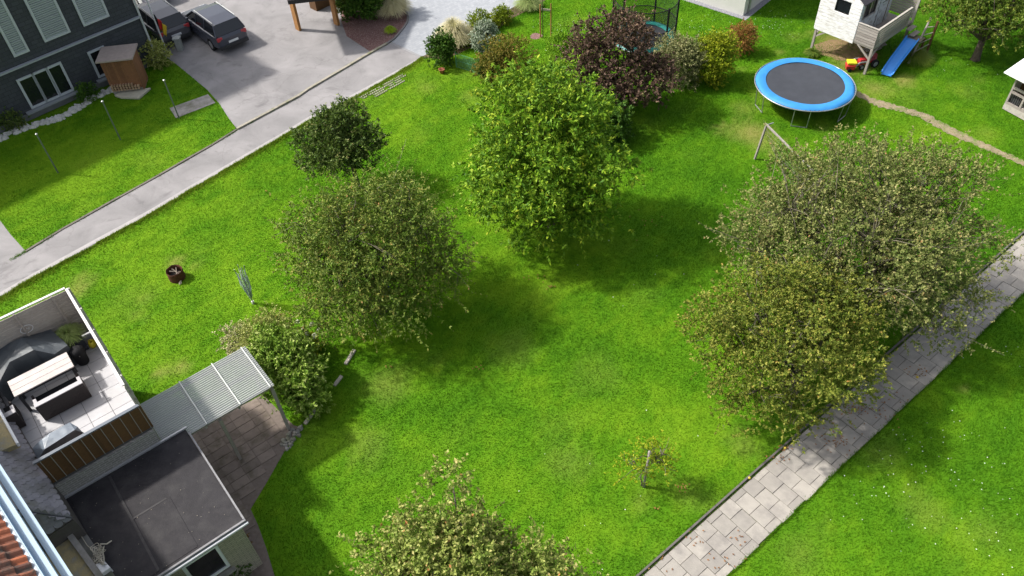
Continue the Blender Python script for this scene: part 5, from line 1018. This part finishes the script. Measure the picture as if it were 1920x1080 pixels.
# blue swing seat in cherry tree
c=at(722,548,1.0); sw=thing('swing_seat','blue plastic swing seat hanging inside the droopy olive tree','swing seat',c); b=MB(); BLU2=plain('blue_swing_plastic',(.03,.10,.55),.4)
b.lathe(c+Z*.0,[(0,0),(.17,.02),(.19,.15),(.18,.32),(.16,.32),(.15,.06),(0,.04)],18); b.build('seat',BLU2,sw,smooth=True); b=MB(); b.tube([c+Vector((.17,0,.3)),c+Vector((.02,0,1.9))],.008,4); b.tube([c+Vector((-.17,0,.3)),c+Vector((-.02,0,1.9))],.008,4); b.build('rope',BLU2,sw)
# fallen apples and leaves
r=random.Random(12); APL=plain('fallen_apple',(.55,.42,.05),.5); APR=plain('red_apple',(.5,.10,.04),.5)
for k,(x,y,l,mt_) in enumerate([(1405,896,'yellow fallen apple on the upper edge of the slab path, lower of two',APL),(1472,840,'yellow fallen apple on the upper edge of the slab path, near the olive tree',APL),(1720,707,'yellow fallen apple at the lower edge of the path in the tree\'s shade',APL)]):
    c=at(x,y,.06); b=MB(); b.lathe(c,[(0,-.035),(.03,-.025),(.042,0),(.03,.028),(0,.03)],12); tag(b.build('fallen_apple',mt_,smooth=True),l,'apple','fallen apples by the path')
def litter(name,label,pts,mt_,seed):
    r=np.random.default_rng(seed); q=[]
    for x,y,n,s in pts:
        c=at(x,y); P=np.stack([r.normal(c.x,s,n),r.normal(c.y,s*.6,n),r.uniform(.045,.07,n)],-1); a=r.uniform(0,6.28,n); e=np.stack([np.cos(a),np.sin(a),r.uniform(-.3,.3,n)],-1)*.035; f=np.stack([-np.sin(a),np.cos(a),r.uniform(-.3,.3,n)],-1)*.02
        q.append(np.stack([P-e,P-f,P+e,P+f],1))
    tag(npmesh(name,np.concatenate(q).reshape(-1,3),4,mt_),label,'leaves',kind='stuff')
litter('fallen_leaves','brown and orange fallen leaves on path rims and lawn',[(1305,1010,9,.2),(1345,1050,12,.3),(1380,1015,8,.25),(1250,1065,6,.2),(1560,790,16,.4),(1470,842,20,.1),(1720,700,22,.22),(1655,770,35,.5),(1600,770,30,.2),(1560,830,40,.3),(1740,600,60,.5),(1830,560,40,.5),(1032,540,8,.08),(730,690,5,.06),(1280,915,12,.1),(900,690,6,.08),(1000,520,8,.3),(1200,420,12,.6),(525,592,12,.12),(545,595,10,.15),(1450,860,12,.15),(1230,955,4,.05)],leafmat('dead_leaf',[(0,(.14,.06,.03)),(.5,(.28,.13,.05)),(1,(.45,.32,.12))],.1),5)
# ------------------------------------------------------------------ pale house at the top right
ph2=thing('pale_house','pale rendered house with grey gravel strip at the top edge','house',hc); REND=mat('pale_render',(.56,.56,.53),(.49,.49,.465),scale=1.5,rough=.85,bump=.2,bscale=50)
b=MB(); q=[hc,hc+hl*12,hc+hl*12+hr*12,hc+hr*12]; b.prism(q,0,5); b.build('wall',REND,ph2)
b=MB(); b.tube([hc+hr*.45-hl*.06+Z*.0,hc+hr*.45-hl*.06+Z*4.8],.05,10); b.build('downpipe',METAL,ph2)
b=MB(); wp=hc+hl*.5-hr*.02; b.obox(wp+hl*.6+Z*1.38,hl*.62,hr*.06,Z*.04); b.build('window_sill',METAL,ph2); b=MB(); b.obox(wp+hl*.6+Z*2.1,hl*.55,hr*.01,Z*.65); b.build('window_frame',WHITE,ph2)
# ------------------------------------------------------------------ dark house, carport, cars at the upper left
f0,f1=at(0,250),at(295,117); fd=(f1-f0); fd.z=0; fd.normalize(); fn=Vector((fd.y,-fd.x,0)); FB=f1-fd*0
def FP(s,o,z): return FB-fd*s+fn*o+Z*z
def fbox(m_,s0,s1,o0,o1,z0,z1): m_.hexa([FP(s1,o0,z0),FP(s1,o1,z0),FP(s0,o1,z0),FP(s0,o0,z0)],[FP(s1,o0,z1),FP(s1,o1,z1),FP(s0,o1,z1),FP(s0,o0,z1)])
dh=thing('dark_house','dark slate-clad house with white framed windows at the upper left','house',FP(4,0,0))
DSL=brickmat('dark_cladding',(.055,.062,.075),(.040,.046,.056),(.022,.025,.03),bw=.35,bh=.18,ms=.01)
b=MB(); fbox(b,0,16,-8,0,0,7.0); b.build('wall',DSL,dh)
b=MB(); fbox(b,-.05,16,0.005,.16,2.42,2.50); b.build('ledge',plain('pale_ledge',(.30,.33,.37),.5),dh)
b=MB(); fbox(b,0,16,.005,.05,0,.32); b.build('plinth',mat('plinth_grey',(.16,.17,.18),(.11,.115,.12)),dh)
WFR=plain('pale_window_frame',(.42,.46,.50),.5); LOUV=plain('grey_shutter_slat',(.30,.34,.37),.5)
def fwin(s0,s1,z0,z1,louvre=False):
    f=MB(); w_=.10
    for (a0,a1,y0,y1) in ((s0,s1,z1-w_,z1),(s0,s1,z0,z0+w_),(s0,s0+w_,z0+w_,z1-w_),(s1-w_,s1,z0+w_,z1-w_)): fbox(f,a0,a1,.005,.07,y0,y1)
    o=f.build('window_frame',WFR,dh); g=MB()
    if louvre:
        n=int((z1-z0-.2)/.09)
        for k in range(n): fbox(g,s0+w_,s1-w_,.01,.035+.012*(k%2),z0+w_+k*.09,z0+w_+k*.09+.07)
        g.build('shutter',LOUV,o)
    else: fbox(g,s0+w_,s1-w_,.006,.02,z0+w_,z1-w_); g.build('window_pane',GLASS,o)
def fs(px,py,z): 
    p=at(px,py,z); return -(p-FB).dot(fd)
for (x0,y0,x1,y1,zs,zt) in [(60,205,92,192,.45,1.95),(88,194,118,182,.45,1.95),(116,184,144,172,.45,1.95),(190,150,222,138,.5,1.85)]:
    a,c_=sorted((fs(x0,y0,zs),fs(x1,y1,zs))); fwin(a,c_,zs,zt)
b=MB(); a,c_=sorted((fs(50,213,.4),fs(150,174,.4))); fbox(b,a,c_,.005,.25,.34,.42); a,c_=sorted((fs(185,155,.4),fs(228,138,.4))); fbox(b,a,c_,.005,.25,.36,.44); b.build('window_sill',plain('sill_grey',(.24,.26,.28),.5),dh)
for (x0,y0,x1,y1,zs,zt,lv) in [(66,66,116,48,3.0,5.6,True),(140,38,190,20,3.0,5.6,True),(-20,70,10,60,2.9,5.6,True)]:
    a,c_=sorted((fs(x0,y0,zs),fs(x1,y1,zs))); fwin(a,c_,zs,zt,lv)
b=MB(); b.tube([FP(-.02,.1,0),FP(-.02,.1,6.5)],.05,8); b.build('downpipe',plain('pale_pipe',(.45,.48,.5),.4),dh)
# lamp posts / washing posts on the small lawn
for (bx,by,l) in [(109,324,'thin grey post with pale cap standing in the small lawn, nearest the road'),(226,262,'thin grey post with pale cap in the middle of the small lawn'),(336,222,'thin grey post at the driveway end of the small lawn')]:
    c=at(bx,by); t=thing('line_post',l,'post',c,'thin posts on the small lawn by the dark house'); b=MB(); b.tube([c-Z*.1,c+Z*1.95],.03,8); b.build('pole',plain('grey_green_paint',(.10,.13,.10),.6),t); b=MB(); b.lathe(c+Z*1.95,[(.05,0),(.05,.04),(0,.07)],10); b.build('cap',METAL,t)
# wooden shed box with pale roof and step
sd0=at(206,168); sh=thing('garden_shelter','small brown wooden shelter with a flat pale roof beside the dark house','shelter',at(236,160)); s0_,s1_=at(214,178),at(268,172); sdv=(s1_-s0_).normalized(); snn=Vector((-sdv.y,sdv.x,0))
def SP(a,b_,z): return s0_+sdv*a+snn*b_+Z*z
def sbox(m_,a0,a1,b0,b1,z0,z1): m_.hexa([SP(a0,b0,z0),SP(a1,b0,z0),SP(a1,b1,z0),SP(a0,b1,z0)],[SP(a0,b0,z1),SP(a1,b0,z1),SP(a1,b1,z1),SP(a0,b1,z1)])
b=MB(); 
for k in range(12): sbox(b,k*.12,k*.12+.112,0,.03,.25,1.75)
for k in range(9): sbox(b,1.42,1.45,k*.12,k*.12+.112,.1,1.75)
b.build('boards',mat('red_brown_board',(.26,.12,.055),(.13,.06,.03),scale=6,island=.5),sh)
b=MB(); sbox(b,-.1,1.55,-.2,1.2,1.78,1.85); b.build('roof',mat('pale_pinkish_roof',(.36,.30,.27),(.27,.23,.21)),sh)
b=MB(); sbox(b,.0,1.4,.04,1.1,0,.22); b.build('base',CONC,sh)
r=random.Random(4); fw=MB()
for k in range(28): a_=.1+(k%10)*.13; fw.tube([SP(a_,-.14,.28+.11*(k//10)),SP(a_,-.0,.28+.11*(k//10))],.05,7)
fw.build('firewood',mat('cut_wood_end',(.45,.32,.2),(.25,.16,.1),island=.6),sh)
b=MB(); b.prism(ats([(216,182),(232,172),(270,170),(284,168),(262,187),(228,186)]),.01,.12); tag(b.build('stone_step',mat('pale_step',(.45,.43,.34),(.33,.32,.26)),bevel=.02),'pale stone step in front of the small brown wooden shelter','step')
plant('garden_shrub','yellow-green shrub between the brown shelter and the flagpole','shrub',at(300,120),[((0,0,.5),.7,.6,.6),((-.5,.4,.6),.5,.5,.5)],500,.09,G_OLV,None,nl=12,tl=(.15,.3),seed=81,zmin=-.9)
plant('garden_shrub','dark shrub at the foot of the dark house beside the row of pale windows','shrub',at(28,238),[((0,0,.45),.6,.5,.55)],350,.08,G_PLU,None,nl=12,tl=(.12,.25),seed=82,zmin=-.9)
plant('garden_shrub','low round dark plant at the foot of the dark house near the shelter','shrub',at(170,186),[((0,0,.35),.45,.4,.4)],260,.07,G_DKG,None,nl=12,tl=(.12,.25),seed=83,zmin=-.9)
# low white-post garden rail
gr_=thing('garden_rail','low pale garden rail with small white posts leading from the house corner','rail',at(251,72)); ra0,ra1=at(251,72),at(290,98)
b=MB(); b.tube([ra0+Z*.35,ra1+Z*.35],.018,6); b.build('rail',WHITE,gr_)
for k in range(4): p=ra0.lerp(ra1,k/3); b=MB(); b.tube([p,p+Z*.45],.025,6); b.build('post',WHITE,gr_)
b=MB(); p=at(250,60); b.obox(p+Z*.25,fd*.35,fn*.25,Z*.25); tag(b.build('wooden_box',mat('beige_wood',(.38,.34,.22),(.28,.25,.16)),bevel=.015),'beige wooden box at the corner of the dark house beside the dark estate car','box')
c=at(339,93); b=MB(); b.prism([c+Vector(v) for v in ((-.14,-.14,0),(.14,-.14,0),(.14,.14,0),(-.14,.14,0))],0,.6); b.prism([c+Vector(v) for v in ((-.18,-.18,0),(.18,-.18,0),(.18,.18,0),(-.18,.18,0))],.60,.68); tag(b.build('stone_pillar',mat('grey_pillar',(.36,.38,.37),(.26,.28,.27)),bevel=.01),'short grey stone pillar behind the rear bumper of the dark estate car','pillar')
# flagpole with striped flag
fpz=at(312,95); fg=thing('flagpole','white flagpole with a hanging black, red and gold flag beside the parked dark estate car','flagpole',fpz); b=MB(); b.tube([fpz,fpz+Z*5.5],[.04,.03],8); b.build('pole',WHITE,fg)
for k,(cc_,nm_) in enumerate((((.015,.015,.015),'black_cloth'),((.45,.02,.02),'red_cloth'),((.60,.42,.03),'gold_cloth'))):
    b=MB(); b.grid(lambda i,j,k=k: fpz+Vector((.03+.42*((k+i)/3)*(.55+.45*j),.05*math.sin((k+i)*5),2.0-.95*(k+i)/3*.75-.8*(1-j)*.7-.0)),5,6); o=b.build('flag_stripe',mat(nm_,cc_,cc_,bump=0,rough=.9),fg,smooth=True); sm=o.modifiers.new('t','SOLIDIFY'); sm.thickness=.006
# cars
def car(label,rear,ang,paint,name='estate_car',glassm=GLASS,group=None,Lc=4.5,Wc=1.78,Hc=1.48):
    rear=Vector(rear); rear.z=0; fx=Vector((math.cos(ang),math.sin(ang),0)); fy=Vector((-fx.y,fx.x,0)); t=thing(name,label,'car',rear,group)
    def Q(x,y,z): return rear+fx*x+fy*y+Z*z
    hw=Wc/2
    st=[(0.0,.80,.42,.70,.78),(.08,.90,.28,.86,.92),(.6,.98,.22,.90,.97),(1.5,1.0,.20,.89,.96),(2.8,1.0,.20,.86,.94),(3.4,.97,.21,.80,.90),(4.1,.90,.24,.72,.80),(4.42,.78,.30,.60,.66),(4.5,.66,.38,.52,.55)]
    b=MB(); k=10; 
    for (x,wf,zb,zs,zt) in st:
        w_=hw*wf; b.v+= [tuple(Q(x,y,z)) for y,z in ((-w_*.92,zb),(-w_,zb+.1),(-w_,zs-.12),(-w_*.96,zs),(-w_*.80,zt),(w_*.80,zt),(w_*.96,zs),(w_,zs-.12),(w_,zb+.1),(w_*.92,zb))]
    n=len(st)
    for i in range(n-1):
        for j in range(k): b.f.append((i*k+j,i*k+(j+1)%k,(i+1)*k+(j+1)%k,(i+1)*k+j))
    b.f.append(tuple(range(k))); b.f.append(tuple((n-1)*k+j for j in range(k-1,-1,-1))); body=b.build('body',paint,t,smooth=False,bevel=.03)
    gs=[(.12,.80,.94,.80),(.42,.80,1.40,.66),(1.2,.80,Hc-.02,.66),(2.2,.80,Hc-.03,.66),(2.7,.80,1.36,.64),(3.45,.78,.90,.74)]
    b=MB()
    for (x,wl,z,wt) in gs: b.v+=[tuple(Q(x,y,zz)) for y,zz in ((-hw*wl*1.12,.92 if x<3.4 else .86),(-hw*wt*1.08,z),(hw*wt*1.08,z),(hw*wl*1.12,.92 if x<3.4 else .86))]
    n=len(gs)
    for i in range(n-1):
        for j in range(3): b.f.append((i*4+j,i*4+j+1,(i+1)*4+j+1,(i+1)*4+j))
    b.f.append((0,1,2,3)); b.build('windows',glassm,t)
    b=MB(); rs=[(.38,1.405,.68),(1.2,Hc,.69),(2.2,Hc-.01,.69),(2.66,1.38,.66)]
    for (x,z,wt) in rs: b.v+=[tuple(Q(x,y,zz)) for y,zz in ((-hw*wt*1.08,z-.02),(-hw*wt*.9,z+.015),(hw*wt*.9,z+.015),(hw*wt*1.08,z-.02))]
    for i in range(3):
        for j in range(3): b.f.append((i*4+j,i*4+j+1,(i+1)*4+j+1,(i+1)*4+j))
    b.build('roof',paint,t)
    for s in (-1,1):
        for x0,z0,x1,z1 in ((.12,.92,.42,1.40),(1.35,.92,1.35,1.44),(2.3,.92,2.25,1.43),(3.42,.9,2.68,1.37)): b=MB(); b.bar(Q(x0,s*hw*.90,z0),Q(x1,s*hw*.73,z1),.05,.05); b.build('pillar',paint,t)
        b=MB(); b.tube([Q(.5,s*hw*.70,1.50),Q(2.4,s*hw*.70,1.52)],.018,6); b.build('roof_rail',METAL,t)
        b=MB(); b.obox(Q(.06,s*hw*.74,.80),fx*.05,fy*.14,Z*.09); b.build('tail_light',plain('red_lamp_glass',(.45,.04,.05),.2),t,bevel=.015)
        b=MB(); b.obox(Q(4.36,s*hw*.60,.60),fx*.08,fy*.15,Z*.06); b.build('headlight',plain('lamp_glass',(.6,.62,.65),.1),t)
        b=MB(); b.obox(Q(2.95,s*hw*1.08,.98),fx*.06,fy*.1,Z*.06); b.build('mirror',paint,t,bevel=.02)
        for x in (.85,3.6):
            b=MB(); b.lathe(Q(x,s*(hw-.10),.32),[(.2,-.1),(.32,-.1),(.32,.1),(.2,.1)],22,ax=fx,ay=Z,az=fy); o=b.build('wheel',BLACKM,t); b=MB(); b.lathe(Q(x,s*(hw-.10),.32),[(0,-.09),(.21,-.10),(.21,.10),(0,.09)],18,ax=fx,ay=Z,az=fy); b.build('rim',METAL,o)
    b=MB(); b.obox(Q(-.005,0,.56),fx*.01,fy*.26,Z*.055); b.build('number_plate',WHITE,t); b=MB(); b.obox(Q(.02,0,.36),fx*.07,fy*hw*.86,Z*.09); b.build('bumper',DARKP,t,bevel=.02)
    return t
PNT=mat('dark_grey_paint',(.085,.085,.10),(.08,.08,.095),rough=.25,bump=0,spec=.6); PNT2=mat('dark_blue_grey_paint',(.05,.055,.075),(.045,.05,.07),rough=.25,bump=0,spec=.6); PNW=mat('white_paint',(.72,.73,.75),(.70,.71,.73),rough=.3,bump=0,spec=.5)
ang=math.atan2(*( (at(262,30)-at(335,88)).normalized().yx ))
car('dark grey estate car with silver roof rails parked beside the flagpole, rear towards the road',at(338,84),ang,PNT)
car('dark car parked to the right of the estate car, farther from the dark house',at(444,94),ang,PNT2,name='parked_car')
car('white car of which only the rear shows at the top edge beyond the estate car',at(300,12),ang,PNW,name='white_car')
b=MB(); p=at(246,34); b.obox(p+Z*.55,fd*.33,fn*.30,Z*.55); b.obox(p+Z*1.13,fd*.36,fn*.33,Z*.03); tag(b.build('white_cabinet',mat('dull_white',(.50,.52,.56),(.42,.44,.48)),bevel=.01),'pale cabinet standing at the corner of the dark house behind the estate car','cabinet')
# timber carport at the top edge and white garage wall
cp=thing('timber_carport','timber carport with orange-brown posts at the top edge beside the mulch bed','carport',at(595,50)); 
for x,y in ((560,56),(632,46),(592,8),(660,-5)):
    c=at(x,y); b=MB(); b.bar(c,c+Z*2.5,.34 if y>20 else .14,.14,up=fd); b.build('post',WOODO,cp)
b=MB(); q=[at(560,56)-fn*-.3,at(632,46)-fn*-.3]; b.prism(ats([(540,5),(650,-8),(680,-60),(520,-60)],2.6),2.5,2.7); b.build('roof',BIT,cp)
b=MB(); c=at(602,12); b.obox(c+Z*.4,fd*.5,fn*.3,Z*.4); tag(b.build('log_stack',WOODB),'dark brown stack in the shade of the timber carport','stack')
